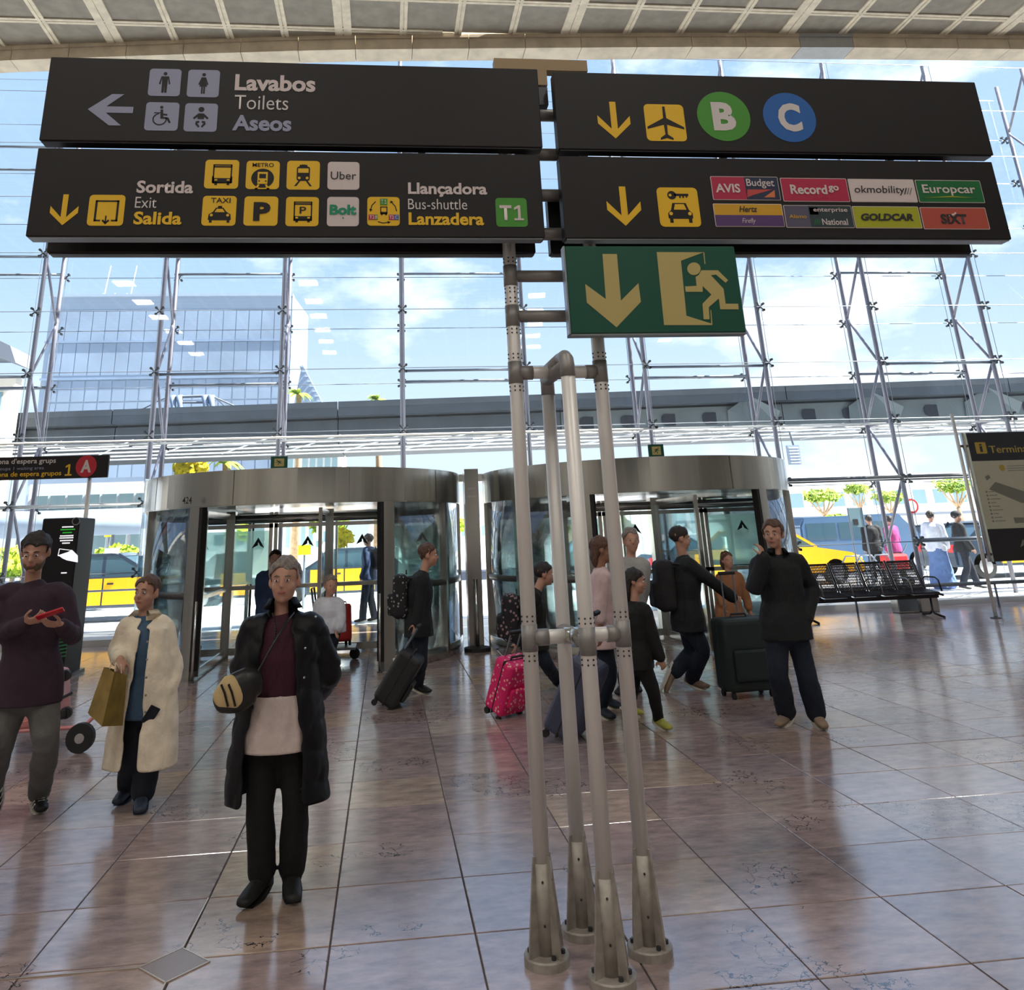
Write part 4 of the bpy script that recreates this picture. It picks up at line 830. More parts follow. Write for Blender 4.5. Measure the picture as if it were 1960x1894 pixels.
# ================================================================== OUTSIDE
g = struct('pavement'); b = MB(); box(b, -60, 80, 17.61, 24.2, -.25, -.0); obj('paving', b, 'pavement', g)
b = MB()
for k in range(60): box(b, -45+2*k, -44.98+2*k, 17.7, 24.1, -.01, .004)
for k in range(4): box(b, -45, 75, 18.6+1.6*k, 18.62+1.6*k, -.01, .004)
o = obj('paving_joint', b, 'kerb', g); o['kind'] = 'stuff'
g = struct('road'); b = MB(); box(b, -90, 110, 24.2, 40, -.3, -.12); obj('asphalt', b, 'asphalt', g); b = MB(); box(b, -90, 110, 24.2, 24.45, -.2, .01); obj('kerb', b, 'kerb', g)
for k in range(14): b = MB(); box(b, -30+5*k, -27.5+5*k, 28.4, 28.5, -.13, -.112); obj('lane_mark', b, 'white_wall', g)
g = struct('ground'); b = MB(); box(b, -250, 300, 40, 330, -.3, -.05); obj('far_pavement', b, 'pavement', g)

def car(px, py, Y, rz, label, body, doors, cat='car', L=4.5, H=1.48, group=None, van=False):
    p = PX(px, py, Y); t = thing('taxi' if cat == 'taxi' else ('van' if van else 'car'), label, cat, (p.x, Y, -.12 if Y > 24.4 else 0), rz, group)
    mw = t.matrix_basis.copy(); W = 1.78; hl = L/2
    if van: prof = [(-hl, .3), (-hl, 1.6), (-hl+.15, 1.9), (hl-1.25, 1.95), (hl-.65, 1.2), (hl-.05, .95), (hl, .3)]; H = 1.95
    else: prof = [(-hl, .32), (-hl, .82), (-hl+.12, .98), (-hl+.9, 1.02), (hl-1.35, .98), (hl-.25, .80), (hl, .62), (hl, .30)]
    b = MB(); prism(b, prof, -W/2, W/2); bmesh.ops.bevel(b, geom=list(b.edges), offset=.05, segments=2, affect='EDGES')
    def P(bm, nm, m, par=t, sm=False): bmesh.ops.transform(bm, matrix=mw, verts=list(bm.verts)); return obj(nm, bm, m, par, sm)
    P(b, 'body', body)
    if not van:
        b = MB(); b2 = [(-hl+.55, 1.0), (-hl+1.15, H-.03), (-hl+1.5, H), (hl-2.1, H), (hl-1.25, .98)]
        prism(b, b2, -W/2+.14, W/2-.14); cb = P(b, 'cabin', 'car_glass')
        b = MB(); prism(b, [(-hl+1.1, H-.02), (-hl+1.4, H+.03), (hl-2.2, H+.03), (hl-2.0, H-.04)], -W/2+.13, W/2-.13); P(b, 'roof', body)
        for a, c_ in (((-hl+.55, 1.0), (-hl+1.15, H)), ((hl-1.25, .98), (hl-2.1, H)), ((-.15, 1.0), (-.15, H))):
            b = MB()
            for s in (-1, 1): prism(b, bar2(a, c_, .07), s*(W/2-.15)-.012, s*(W/2-.15)+.012)
            P(b, 'pillar', body)
        if cat == 'taxi':
            b = MB(); box(b, -.35, -.15, -.25, .25, H+.03, H+.15); P(b, 'roof_sign', 'white_wall')
        for xa, xb in ((-.95, -.12), (-.08, .85)):
            for s in (-1, 1):
                b = MB(); box(b, xa, xb, s*(W/2+.006)-.008, s*(W/2+.006)+.008, .38, .96); d = P(b, 'door', doors)
                b = MB(); box(b, xa+.08, xa+.22, s*(W/2+.02)-.01, s*(W/2+.02)+.01, .82, .86); P(b, 'door_handle', 'ink', d)
    else:
        for xa, xb in ((-hl+.2, -hl+1.3), (-hl+1.4, -.1), (0, 1.0)):
            b = MB(); box(b, xa, xb, -W/2-.01, -W/2+.01, 1.15, 1.7); box(b, xa, xb, W/2-.01, W/2+.01, 1.15, 1.7); P(b, 'side_window', 'car_glass')
    for x in (-hl+.8, hl-.85):
        for s in (-1, 1):
            b = MB(); disc(b, (x, .33), .33, s*(W/2-.1)-.1, s*(W/2-.1)+.115, 20); wh = P(b, 'wheel', 'rubber')
            b = MB(); disc(b, (x, .33), .2, s*(W/2+.02)-.01, s*(W/2+.02)+.01, 12); P(b, 'hub_cap', 'chrome', wh)
    b = MB(); box(b, hl-.08, hl+.005, -W/2+.1, -W/2+.45, .62, .72); box(b, hl-.08, hl+.005, W/2-.45, W/2-.1, .62, .72); P(b, 'headlamp', 'white_wall')
    b = MB(); box(b, -hl-.005, -hl+.05, -W/2+.08, -W/2+.3, .7, .9); box(b, -hl-.005, -hl+.05, W/2-.3, W/2-.08, .7, .9); P(b, 'tail_lamp', 'sign_red')
    return t
car(225, 1150, 21.6, 0, 'black taxi with yellow doors parked outside at far left behind the cream coat', 'taxi_black', 'taxi_yellow', 'taxi')
car(655, 1120, 25.2, PI, 'taxi with yellow doors seen through the middle opening of the left revolving door', 'taxi_black', 'taxi_yellow', 'taxi')
car(1478, 1080, 23.0, 0, 'yellow doored taxi outside just behind the left end of the bench', 'taxi_yellow', 'taxi_yellow', 'taxi')
car(1935, 1080, 22.6, 0, 'yellow doored taxi outside at the right edge behind the terminal map sign', 'taxi_black', 'taxi_yellow', 'taxi')
car(1640, 1040, 29.0, 0, 'dark blue van parked on the far side of the road behind the bench', 'van_blue', 'van_blue', 'van', 5.0, van=True)
car(1540, 1030, 33.0, PI, 'blue van on the road just right of the right revolving door', 'van_blue', 'van_blue', 'van', 5.0, van=True)
car(1290, 1060, 27.5, 0, 'dark car on the road seen through the right revolving door', 'taxi_black', 'taxi_black', 'car')
car(1830, 1040, 32, 0, 'dark car parked far across the road left of the terminal map sign', 'taxi_black', 'taxi_black', 'car')

# trees and hedges
def pine(px, py, Y, w_, hb, label, m='leaf_pine', trunk=True):
    p = PX(px, py, Y); s = Y/1530.; t = thing('umbrella_pine', label, 'tree', (p.x, Y, -.05), group=None)
    rx = w_*s/2; leaf('foliage', (p.x, Y, p.z), (rx, rx*.7, rx*.34), 700, rx*.09, m, t, int(px))
    zc = p.z-rx*.18; zb = 0
    b = MB(); tube(b, [(p.x+rx*.1, Y, -.05), (p.x+rx*.02, Y, zc*.45), (p.x, Y, zc*.62)], [rx*.11, rx*.08, rx*.07], 8); obj('trunk', b, 'bark', t, True)
    for a in (-.7, -.35, .1, .45, .75): b = MB(); tube(b, [(p.x, Y, zc*.6), (p.x+a*rx*.5, Y, zc*.82), (p.x+a*rx, Y+a*.3, zc+rx*.1)], [rx*.05, rx*.035, rx*.015], 6); obj('branch', b, 'bark', t, True)
pine(1572, 948, 70, 92, 0, 'umbrella pine outside with forked trunk nearest the right revolving door')
pine(1640, 935, 85, 70, 0, 'paler umbrella pine behind the second bay right of the door')
pine(1700, 950, 88, 80, 0, 'umbrella pine half hidden behind the slanting steel brace above the bench')
pine(1825, 928, 70, 100, 0, 'umbrella pine with tall orange trunk left of the terminal map sign')
pine(1345, 962, 60, 60, 0, 'yellow green tree seen through the right revolving door', 'leaf_green')
pine(1160, 965, 80, 70, 0, 'pine seen through the glass right behind the signpost tubes')
def bush(px, py, Y, wpx, hpx, label, m, name='hedge', n=900, trunk=False, cat='hedge'):
    p = PX(px, py, Y); s = Y/1530.; t = thing(name, label, cat, (p.x, Y, 0))
    leaf('foliage', (p.x, Y, p.z), (wpx*s/2, min(1.2, wpx*s/2), hpx*s/2), n, .10 if Y < 40 else .2, m, t, int(px)+3)
    b = MB()
    if trunk: tube(b, [(p.x, Y, -.05), (p.x, Y, p.z)], [.14, .07], 8)
    else:
        for k in range(5): x = p.x+(k-2)*wpx*s/6; tube(b, [(x, Y, -.05), (x, Y, p.z)], .04, 6)
    obj('trunk' if trunk else 'stems', b, 'bark', t, True)
bush(225, 1072, 26.5, 90, 60, 'bright yellow green hedge behind the left taxi', 'leaf_green', n=1500)
bush(25, 1075, 26.5, 100, 60, 'yellow green hedge at the left edge behind the person with the phone', 'leaf_green', n=1200)
bush(650, 1030, 38, 58, 46, 'round bright yellow bush seen through the left revolving door', 'leaf_yellow', 'bush', 1100, True, 'bush')
bush(628, 1000, 45, 80, 46, 'green tree above the yellow bush seen through the left revolving door', 'leaf_green', 'tree', 900, True, 'tree')
bush(365, 890, 44.2, 70, 70, 'yellow leaved tree showing above the left end of the left revolving door', 'leaf_yellow', 'tree', 900, True, 'tree')
bush(860, 1005, 60, 90, 40, 'yellow green tree seen through glass between the two revolving doors', 'leaf_green', 'tree', 700, True, 'tree')
bush(1600, 990, 60, 40, 14, 'low yellow green shrub below the first umbrella pine', 'leaf_green', 'bush', 300, False, 'bush')
def palm(px, py, Y, hpx, label, z0=-.05):
    p = PX(px, py, Y); s = Y/1530.*hpx; t = thing('palm_tree', label, 'tree', (p.x, Y, z0)); b = MB(); tube(b, [(p.x, Y, z0), (p.x+.1, Y, p.z*.6), (p.x, Y, p.z)], [.25, .18, .16], 8); obj('trunk', b, 'bark', t, True)
    for k in range(15):
        a = k*2.4; el = .35+.5*((k*7) % 5)/5; vs = []; me = bpy.data.meshes.new('frond'); F = []
        for i in range(7):
            f = i/6; q = V((p.x+math.cos(a)*s*f, Y+math.sin(a)*s*f, p.z+s*(el*1.6*f-1.15*f*f))); w_ = s*.13*math.sin(PI*min(1, f+.12)); n = V((-math.sin(a), math.cos(a), 0))*w_
            vs += [q-n-V((0, 0, w_*.6)), q, q+n-V((0, 0, w_*.6))]
            if i: j = i*3; F += [(j-3, j-2, j+1, j), (j-2, j-1, j+2, j+1)]
        me.from_pydata(vs, [], F); omesh('frond', me, 'leaf_pine', t)
palm(722, 765, 45, 26, 'palm tree top rising over the viaduct left of the signpost'); palm(572, 755, 48, 30, 'palm tree beside the sloping gable over the viaduct'); palm(432, 888, 44.0, 40, 'small palm above the band of the left revolving door')

# viaduct along the road
t = thing('road_viaduct', 'long dark concrete road viaduct crossing outside above the doors', 'bridge', (5, 33, 5.6))
def vy(X): return 34.1-.104*(X-2)
def strip(b, X0, X1, d0, d1, z0, z1):
    vs = []
    for X in (X0, X1):
        for d in (d0, d1):
            for z in (z0, z1): vs.append(b.verts.new((X, vy(X)+d, z)))
    for f in ((0, 1, 3, 2), (4, 6, 7, 5), (0, 4, 5, 1), (2, 3, 7, 6), (0, 2, 6, 4), (1, 5, 7, 3)): b.faces.new([vs[i] for i in f])
for k in range(9):
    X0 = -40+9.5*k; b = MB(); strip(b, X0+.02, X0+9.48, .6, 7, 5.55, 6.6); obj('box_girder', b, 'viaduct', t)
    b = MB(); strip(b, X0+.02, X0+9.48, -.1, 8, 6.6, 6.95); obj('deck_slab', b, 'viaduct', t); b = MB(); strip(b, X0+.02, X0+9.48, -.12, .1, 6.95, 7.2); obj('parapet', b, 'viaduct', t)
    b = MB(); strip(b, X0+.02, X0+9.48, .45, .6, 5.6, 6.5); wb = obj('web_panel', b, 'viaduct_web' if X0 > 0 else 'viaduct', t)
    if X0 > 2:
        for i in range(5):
            X = X0+1.2+1.75*i; y = vy(X)+.44; b = MB(); prism(b, rrect(X-.42, X+.42, 5.75, 6.25, .2, 4), y-.01, y+.01); obj('opening_shade', b, 'hole_shade', wb)  # dark plates on the solid web, painted shade for its oval holes
b = MB()
for X in (-33, 46):
    pass
    b = MB(); box(b, X-.5, X+.5, vy(X)+2.5, vy(X)+4.5, -.1, 5.6); obj('pier', b, 'viaduct_web', t)
for px in (1445, 1670, 1880):
    X = PX(px, 780, 32).x; y = vy(X); b = MB()
    vs = [b.verts.new(q) for q in ((X-.7, y+.5, 5.62), (X+.9, y-.5, 5.62), (X+1.2, y-.5, 6.1), (X+.1, y-.1, 6.85), (X-.7, y+.4, 6.3))]; ws = [b.verts.new(v.co+V((.15, .45, .02))) for v in vs]; b.faces.new(vs); b.faces.new(ws[::-1])
    for i in range(5): b.faces.new((vs[i], ws[i], ws[(i+1) % 5], vs[(i+1) % 5]))
    obj('support_fin', b, 'viaduct_web', t)
t = thing('canopy_lattice', 'white lattice canopy hanging under the viaduct across the view', 'canopy', (5, 28, 5))
b = MB()
for k in range(4): tube(b, [(-30, 29.5+1.3*k+2.5, 5.0), (32, 29.5+1.3*k-2.5, 5.0)], .03, 6)
for k in range(26):
    X = -28+2.4*k; tube(b, [(X, 29.5, 4.95), (X+1.2, 33, 5.4)], .025, 5); tube(b, [(X+2.4, 29.5, 5.2), (X, 33, 5.0)], .025, 5)
o = obj('lattice_rods', b, 'lattice_white', t); o['kind'] = 'stuff'

# buildings
def building(name, label, x0, x1, y, d, z1, wallm, wins, panem='far_pane', cat='building'):
    t = thing(name, label, cat, ((x0+x1)/2, y, 0)); b = MB(); box(b, x0, x1, y, y+d, -.05, z1); w_ = obj('wall', b, wallm, t)
    for (a, c, e, f, nx, nz, gx, gz) in wins:     # window field a..c, e..f split nx x nz
        b = MB(); ww, hh = (c-a)/nx-gx, (f-e)/nz-gz; box(b, 0, ww, -.03, .01, 0, hh); me = bpy.data.meshes.new('window'); b.to_mesh(me); b.free(); me.materials.append(M[panem])
        for i in range(nx):
            for j in range(nz):
                o = bpy.data.objects.new('window', me); C.objects.link(o); o.location = (a+(c-a)/nx*i+gx/2, y-.02, e+(f-e)/nz*j+gz/2); o.parent = w_; o.matrix_parent_inverse = WM(w_).inverted()
    return t, w_
t, w_ = building('office_tower', 'large haze-paled blue glass office building beyond the viaduct at left', -24.7, -7.1, 60, 12, 19.5, 'tower_frame',
    [(-24.4, -7.4, .5, 5.8, 18, 2, .1, .5), (-24.4, -7.4, 6.2, 9.6, 18, 2, .1, .12), (-24.4, -7.4, 10.0, 13.2, 18, 2, .1, .1), (-24.4, -7.4, 13.5, 16.0, 18, 1, .06, .1), (-24.4, -7.4, 16.1, 18.5, 18, 1, .06, .1)], 'tower_pane')
b = MB(); box(b, -24.8, -7.0, 59.8, 72, 19.5, 19.7); obj('roof_edge', b, 'tower_frame', t)
for z in (16.05, 13.3, 9.7): b = MB(); box(b, -24.75, -7.05, 59.85, 60, z-.08, z+.08); obj('floor_band', b, 'tower_glass', t)
b = MB(); vs = [b.verts.new(q) for q in ((-7.05, 60, 8), (-6.2, 64, 9.5), (-6.2, 64, 19.0), (-7.05, 60, 19.6))]; b.faces.new(vs); obj('side_face', b, 'tower_glass', t)
tt = thing('rooftop_antenna', 'white antenna frame standing on the roof of the glass office building', 'antenna', (-21.3, 63, 19.5))
for x in (-22.0, -20.0): b = MB(); cyl(b, (x+(.0), 63, 20.6), (x+.25, 63, 23.0), .05, 6); obj('mast', b, 'lattice_white', tt)
b = MB(); box(b, -22.3, -20.2, 62.6, 63.6, 19.7, 20.1); obj('equipment_box', b, 'lattice_white', tt); b = MB(); cyl(b, (-22.4, 63, 20.6), (-19.9, 63, 20.6), .06, 6); obj('cross_bar', b, 'lattice_white', tt)
for x in (-22.1, -21.2, -20.3): b = MB(); cyl(b, (x, 63, 20.0), (x, 63, 20.7), .05, 6); obj('strut', b, 'lattice_white', tt)
t = thing('sloping_gable', 'blue striped sloping gable rising behind the viaduct beside the tower', 'building', (-5.2, 56, 0)); b = MB()
pts_ = [(PX(x, y, 56).x, PX(x, y, 56).z) for x, y in ((578, 697), (622, 782), (560, 786))]; prism(b, pts_, 56, 58); gb = obj('gable_wall', b, 'tower_glass', t)
b = MB(); box(b, -6.4, -3.6, 56.3, 58, -.05, pts_[1][1]+.1); obj('lower_wall', b, 'tower_frame', t)
for k in range(9): f = (k+.5)/9; a = V(pts_[0]).lerp(V(pts_[1]), f); b = MB(); box(b, a.x-.25, a.x+.05, 55.85, 58, a.y-.03, a.y+.05); obj('stripe', b, 'tower_frame', t)
# cream building at far left with overhanging roof
t, w_ = building('cream_building', 'cream building with overhanging grey roof at the left edge beyond the glass', -24, -15.4, 35, .6, 8.6, 'cream_wall', [(-23.5, -15.6, 6.3, 8.0, 8, 1, .5, .1), (-23.5, -15.6, 3.8, 5.4, 8, 1, .5, .1)])
b = MB(); prism(b, [(-25, 9.3), (-15.9, 9.3), (-14.9, 8.9), (-15.2, 9.6), (-16.2, 10.1), (-25, 10.2)], 33.6, 35.5); obj('roof', b, 'roof_grey', t)
for z in (6.0, 3.6): b = MB(); box(b, -24.1, -15.2, 34.3, 35, z-.1, z+.1); obj('balcony_slab', b, 'white_wall', t); b = MB(); cyl(b, (-24, 34.35, z+.9), (-15.3, 34.35, z+.9), .04, 6); obj('balcony_rail', b, 'lattice_white', t)
p0, p1 = PX(70, 930, 44), PX(420, 905, 44)
building('long_low_building', 'long white building with a row of windows beyond the left taxi', -19, -6.2, 46.5, 6, 5.0, 'white_wall', [(-18.8, -6.4, 3.3, 4.4, 14, 1, .12, .05), (-18.8, -6.4, 1.2, 2.6, 12, 1, .25, .05)])
t = thing('round_canopy', 'grey rounded shelter roof beyond the glass at left', 'canopy', (-9, 29, 0)); b = MB(); tube(b, [(-16, 29, 2.45), (-5.6, 29, 2.45)], .42, 16); obj('roof_shell', b, 'tower_frame', t, True)
for x in (-15, -12, -9, -6.2): b = MB(); cyl(b, (x, 29, -.1), (x, 29, 2.4), .06, 8); obj('post', b, 'rail_steel', t)
building('white_office_block', 'white office block with square windows above the left revolving door', -6.1, -2.6, 50, 6, 7.0, 'white_wall', [(-5.9, -2.8, 5.3, 6.5, 7, 1, .12, .05), (-5.9, -2.8, 3.8, 4.9, 7, 1, .12, .05), (-5.9, -2.8, 1.2, 2.6, 7, 1, .2, .05)])
t, w_ = building('white_terminal_block', 'long white building with small windows behind the pines at right', 34, 75, 95, 10, 6.8, 'white_wall', [(34.5, 74, 3.2, 4.9, 15, 1, 1.0, .05)])
b = MB(); box(b, 33.8, 75, 94.6, 95, 1.9, 2.2); obj('canopy_strip', b, 'roof_grey', t)
building('low_white_wall_building', 'low white building far behind the gap between the two doors', -2, 30, 105, 6, 3.6, 'white_wall', [(-1, 29, 1.3, 2.6, 12, 1, 1.2, .05)])
# cable frame on the viaduct
t = thing('cable_frame', 'dark frame with draped masts and cables standing on the viaduct at left', 'structure', (-13, 36.5, 6.95))
Z = lambda x, y, Y=36.5: PX(x, y, Y)
b = MB(); cyl(b, Z(328, 760), Z(404, 757), .06, 6); obj('cross_bar', b, 'roof_grey', t); b = MB(); cyl(b, Z(340, 770), Z(400, 770), .05, 6); obj('cross_bar', b, 'roof_grey', t)
for xa in (330, 343, 392, 404):
    b = MB(); tube(b, [Z(xa, 757), Z(xa+2, 775), Z(xa+1, 797)], [.16, .12, .2], 8); obj('draped_mast', b, 'tower_glass', t, True)
for p, q in (((300, 768), (325, 758)), ((230, 803), (298, 770)), ((412, 760), (432, 778)), ((432, 778), (468, 790)), ((404, 757), (470, 786))): b = MB(); cyl(b, Z(*p), Z(*q), .035, 6); obj('cable', b, 'roof_grey', t)
# street furniture
t = thing('hanging_display', 'grey display panel hanging under the canopy right of the right door', 'display', (PX(1517, 870, 30).x, 30, 4)); a, c = PX(1507, 852, 30), PX(1535, 888, 30)
b = MB(); box(b, a.x, c.x, 30, 30.15, c.z, a.z); pn = obj('panel', b, 'tower_frame', t); b = MB(); cyl(b, (a.x+.3, 30.1, a.z), (a.x+.2, 30.1, 5.1), .04, 6); obj('hanger', b, 'rail_steel', t)
for k in range(6): b = MB(); z = a.z-.08-(a.z-c.z)*k/6.5; box(b, a.x+.04, c.x-.04, 29.99, 30, z-.04, z); obj('display_row', b, 'lattice_white', pn)
t = thing('glass_notice_panel', 'tall glass notice panel on two posts outside behind the bench', 'sign', (PX(1642, 1000, 18.8).x, 18.8, 0)); a, c = PX(1622, 972, 18.8), PX(1655, 1008, 18.8)
for x in (a.x, c.x): b = MB(); cyl(b, (x, 18.8, 0), (x, 18.8, a.z), .02, 8); obj('post', b, 'rail_steel', t)
b = MB(); box(b, a.x, c.x, 18.79, 18.81, c.z, a.z); obj('panel', b, 'far_pane', t); b = MB(); box(b, a.x+.08, a.x+.2, 18.78, 18.79, c.z+.05, c.z+.18); obj('notice', b, 'ink', t)
t = thing('bicycle_stand', 'pale steel hoops outside behind the bench', 'rack', (PX(1650, 1100, 20).x, 20, 0))
for px in (1632, 1660, 1690):
    x = PX(px, 1080, 20).x; b = MB(); tube(b, [(x-.35, 20, 0), (x-.33, 20, .55), (x-.15, 20, .8), (x+.15, 20, .8), (x+.33, 20, .55), (x+.35, 20, 0)], .02, 8); obj('hoop', b, 'rail_steel', t, True)
t = thing('round_road_sign', 'round red edged road sign outside above the bench', 'sign', (PX(1746, 968, 24).x, 24.1, 0)); p = PX(1746, 968, 24)
b = MB(); cyl(b, (p.x, 24.1, 0), (p.x, 24.1, p.z), .03, 8); obj('post', b, 'rail_steel', t); b = MB(); disc(b, (p.x, p.z), .22, 24.02, 24.04); obj('disc', b, 'sign_red', t); b = MB(); disc(b, (p.x, p.z), .16, 24.01, 24.02); obj('disc_face', b, 'white_wall', t)
for px, py, Y, lab, m in ((583, 1052, 22, 'small yellow sign on a post seen through the left revolving door', 'sign_yellow'), (210, 1020, 30, 'yellow sign above the hedge behind the kiosk', 'sign_yellow')):
    p = PX(px, py, Y); t = thing('road_sign', lab, 'sign', (p.x, Y, 0)); b = MB(); cyl(b, (p.x, Y, -.1), (p.x, Y, p.z), .03, 8); obj('post', b, 'rail_steel', t); b = MB(); box(b, p.x-.16, p.x+.16, Y-.06, Y-.04, p.z-.12, p.z+.12); obj('plate', b, m, t)
t = thing('white_board_sign', 'tall white notice board with a red mark left of the yellow bush', 'sign', (PX(614, 1000, 24).x, 24, 0)); a, c = PX(606, 1000, 24), PX(622, 1034, 24)
b = MB(); box(b, a.x, c.x, 24, 24.05, c.z, a.z); obj('board', b, 'white_wall', t); b = MB(); cyl(b, ((a.x+c.x)/2, 24.05, 0), ((a.x+c.x)/2, 24.05, c.z), .03, 8); obj('post', b, 'rail_steel', t); b = MB(); disc(b, ((a.x+c.x)/2, a.z-.14), .06, 23.98, 24); obj('mark', b, 'sign_red', t)
t = thing('pavement_barrier', 'grey metal barrier outside at left beside the kiosk', 'barrier', (PX(200, 1230, 18.4).x, 18.4, 0)); xx = PX(150, 1230, 18.4).x
for z in (.25, .5, .8): b = MB(); cyl(b, (xx, 18.4, z), (xx+2.2, 18.4, z), .02, 8); obj('bar', b, 'rail_steel', t)
for k in range(3): b = MB(); cyl(b, (xx+1.1*k, 18.4, 0), (xx+1.1*k, 18.4, .85), .025, 8); obj('upright', b, 'rail_steel', t)

# ================================================================== LUGGAGE AND BAGS
def xf(b, m): bmesh.ops.transform(b, matrix=m, verts=list(b.verts)); return b
def suitcase(name, label, base, size, rz, tilt, m, parts=True, handle=.0, style='ribs', top_m=None, grip_to=None, group=None):
    """base: floor point of the wheels; local x across, y thickness, z up; tilt leans the case about its bottom edge"""
    w_, d, h = size; t = thing(name, label, 'suitcase', base, 0, group)
    T = Matrix.Translation(base) @ Matrix.Rotation(rz, 4, 'Z')
    L = T @ Matrix.Rotation(tilt, 4, 'X')
    b = MB(); rbox(b, -w_/2, w_/2, -d/2, d/2, .06, h, min(w_, d)*.17, 3); xf(b, L); body = obj('shell', b, m, t, False)
    if style == 'ribs':
        b = MB()
        for k in range(5):
            x = -w_*.32+w_*.16*k; rbox(b, x-.012, x+.012, -d/2-.006, d/2+.006, .12, h-.06, .004, 1)
        xf(b, L); o = obj('shell_ribs', b, m, body); o['kind'] = 'stuff'
    if style == 'soft':
        b = MB(); rbox(b, -w_*.38, w_*.38, -d/2-.04, -d/2+.01, .16, h*.62, .03, 2); xf(b, L); obj('front_pocket', b, m, body)
    b = MB(); rbox(b, -w_/2-.004, w_/2+.004, -.012, .012, .055, h+.004, .01, 1); xf(b, L); obj('zip_band', b, 'rubber', body)
    for sx in (-1, 1):
        for sy in (-1, 1):
            b = MB(); x, y = sx*w_*.40, sy*d*.33; tube(b, [(x, y, .085), (x, y, .05)], .022, 8); xf(b, L); hs = obj('wheel_housing', b, 'rubber', t)
            b = MB(); cyl(b, (x-.014, y, .03), (x+.014, y, .03), .03, 14); xf(b, L); obj('wheel', b, 'rubber', hs)
    for z, nm in ((h, 'carry_handle'),):
        b = MB(); tube(b, [(-.09, 0, z-.01), (-.08, 0, z+.03), (.08, 0, z+.03), (.09, 0, z-.01)], .011, 7); xf(b, L); obj(nm, b, 'rubber', t)
    if handle:
        y = d/2-.03
        for sx in (-1, 1): b = MB(); cyl(b, (sx*.07, y, h-.02), (sx*.07, y, h+handle), .009, 7); xf(b, L); obj('pull_rod', b, 'chrome' if style != 'soft' else 'rail_steel', t)
        b = MB(); rbox(b, -.095, .095, y-.018, y+.018, h+handle-.015, h+handle+.02, .01, 2); xf(b, L); obj('pull_grip', b, 'rubber', t)
    return t, L
deg = math.radians
# (tilt > 0 leans the top towards local -y)
suitcase('rolling_suitcase', 'dark soft rolling suitcase pulled by the person with the patterned backpack by the left door', FL(732, 1352), (.40, .26, .60), deg(80), deg(34), 'case_black', handle=.24, style='soft')
suitcase('cabin_suitcase', 'pink patterned cabin suitcase just left of the signpost', FL(962, 1368), (.36, .24, .55), deg(38), deg(24), 'case_pink_print', handle=.22, style='soft')
suitcase('rolling_suitcase', 'navy suitcase seen between the signpost tubes', FL(1072, 1412), (.44, .28, .68), deg(62), deg(28), 'case_navy', handle=.36, style='ribs')
suitcase('large_suitcase', 'large upright black suitcase beside the tall person in black at right', FL(1432, 1332), (.52, .32, .74), deg(6), 0, 'case_teal_black', handle=.42, style='soft')
t, L = suitcase('trolley_suitcase', 'red suitcase standing on a trolley near the left revolving door', FL(652, 1262)+V((0, 0, .18)), (.26, .38, .56), deg(15), deg(-6), 'case_red', style='ribs')
tr = thing('luggage_trolley', 'grey luggage trolley under the red suitcase behind the person in the long black coat', 'trolley', FL(652, 1262)); o_ = V(tr.location)
b = MB(); box(b, -.3, .22, -.25, .25, .15, .18); xf(b, Matrix.Translation(o_)); obj('platform', b, 'rail_steel', tr)
for x, y in ((-.25, -.2), (-.25, .2), (.2, 0)):
    b = MB(); cyl(b, (x, y-.02, .075), (x, y+.02, .075), .075, 14); xf(b, Matrix.Translation(o_)); obj('wheel', b, 'rubber', tr)
b = MB(); tube(b, [(-.3, -.22, .17), (-.42, -.22, .98), (-.42, .22, .98), (-.3, .22, .17)], .016, 8); xf(b, Matrix.Translation(o_)); obj('push_frame', b, 'rail_steel', tr, True)
# pink hard case lying on a big wheeled cart behind the person with the phone
p = FL(118, 1440); t = thing('pink_suitcase', 'pink hard suitcase lying on its side behind the legs of the person with the phone', 'suitcase', (p.x-.25, p.y+.05, .28))
B_ = Matrix.Translation((p.x-.28, p.y+.1, .20)) @ Matrix.Rotation(deg(-8), 4, 'Y')
b = MB(); rbox(b, -.50, .26, -.15, .15, .0, .42, .05, 3); xf(b, B_); sh = obj('shell', b, 'case_pink', t)
b = MB(); rbox(b, -.505, .265, -.155, .155, .17, .205, .01, 1); xf(b, B_); obj('zip_band', b, 'rubber', sh)
for z in (.06, .11, .27, .32, .37): b = MB(); rbox(b, -.45, .21, -.156, -.14, z, z+.012, .003, 1); xf(b, B_); obj('shell_rib', b, 'case_pink', sh)
for z in (.06, .36): 
    b = MB(); cyl(b, (.29, -.10, z), (.29, -.06, z), .045, 14); xf(b, B_); obj('wheel', b, 'rubber', t); b = MB(); rbox(b, .2, .30, -.12, .0, z-.04, z+.045, .02, 2); xf(b, B_); obj('corner_guard', b, 'rubber', t)
ct = thing('luggage_cart', 'low two wheeled cart carrying the pink suitcase at the left edge', 'cart', (p.x-.2, p.y, 0))
for dx, dy in ((.16, -.05), (-.62, -.25)):
    b = MB(); disc(b, (0, 0), .115, -.03, .03, 22); xf(b, Matrix.Translation((p.x+dx, p.y+dy, .115))); wh = obj('wheel', b, 'rubber', ct)
    b = MB(); disc(b, (0, 0), .04, -.035, .035, 12); xf(b, Matrix.Translation((p.x+dx, p.y+dy, .115))); obj('hub', b, 'chrome', wh)
b = MB(); tube(b, [(p.x-.75, p.y-.25, .16), (p.x-.4, p.y-.02, .19), (p.x+.16, p.y-.01, .19), (p.x+.3, p.y, .32)], .018, 8); obj('cart_frame', b, 'case_pink', ct, True)
b = MB(); tube(b, [(p.x+.2, p.y+.02, .34), (p.x+.36, p.y+.02, .37)], .02, 8); obj('cart_handle', b, 'rubber', ct, True)

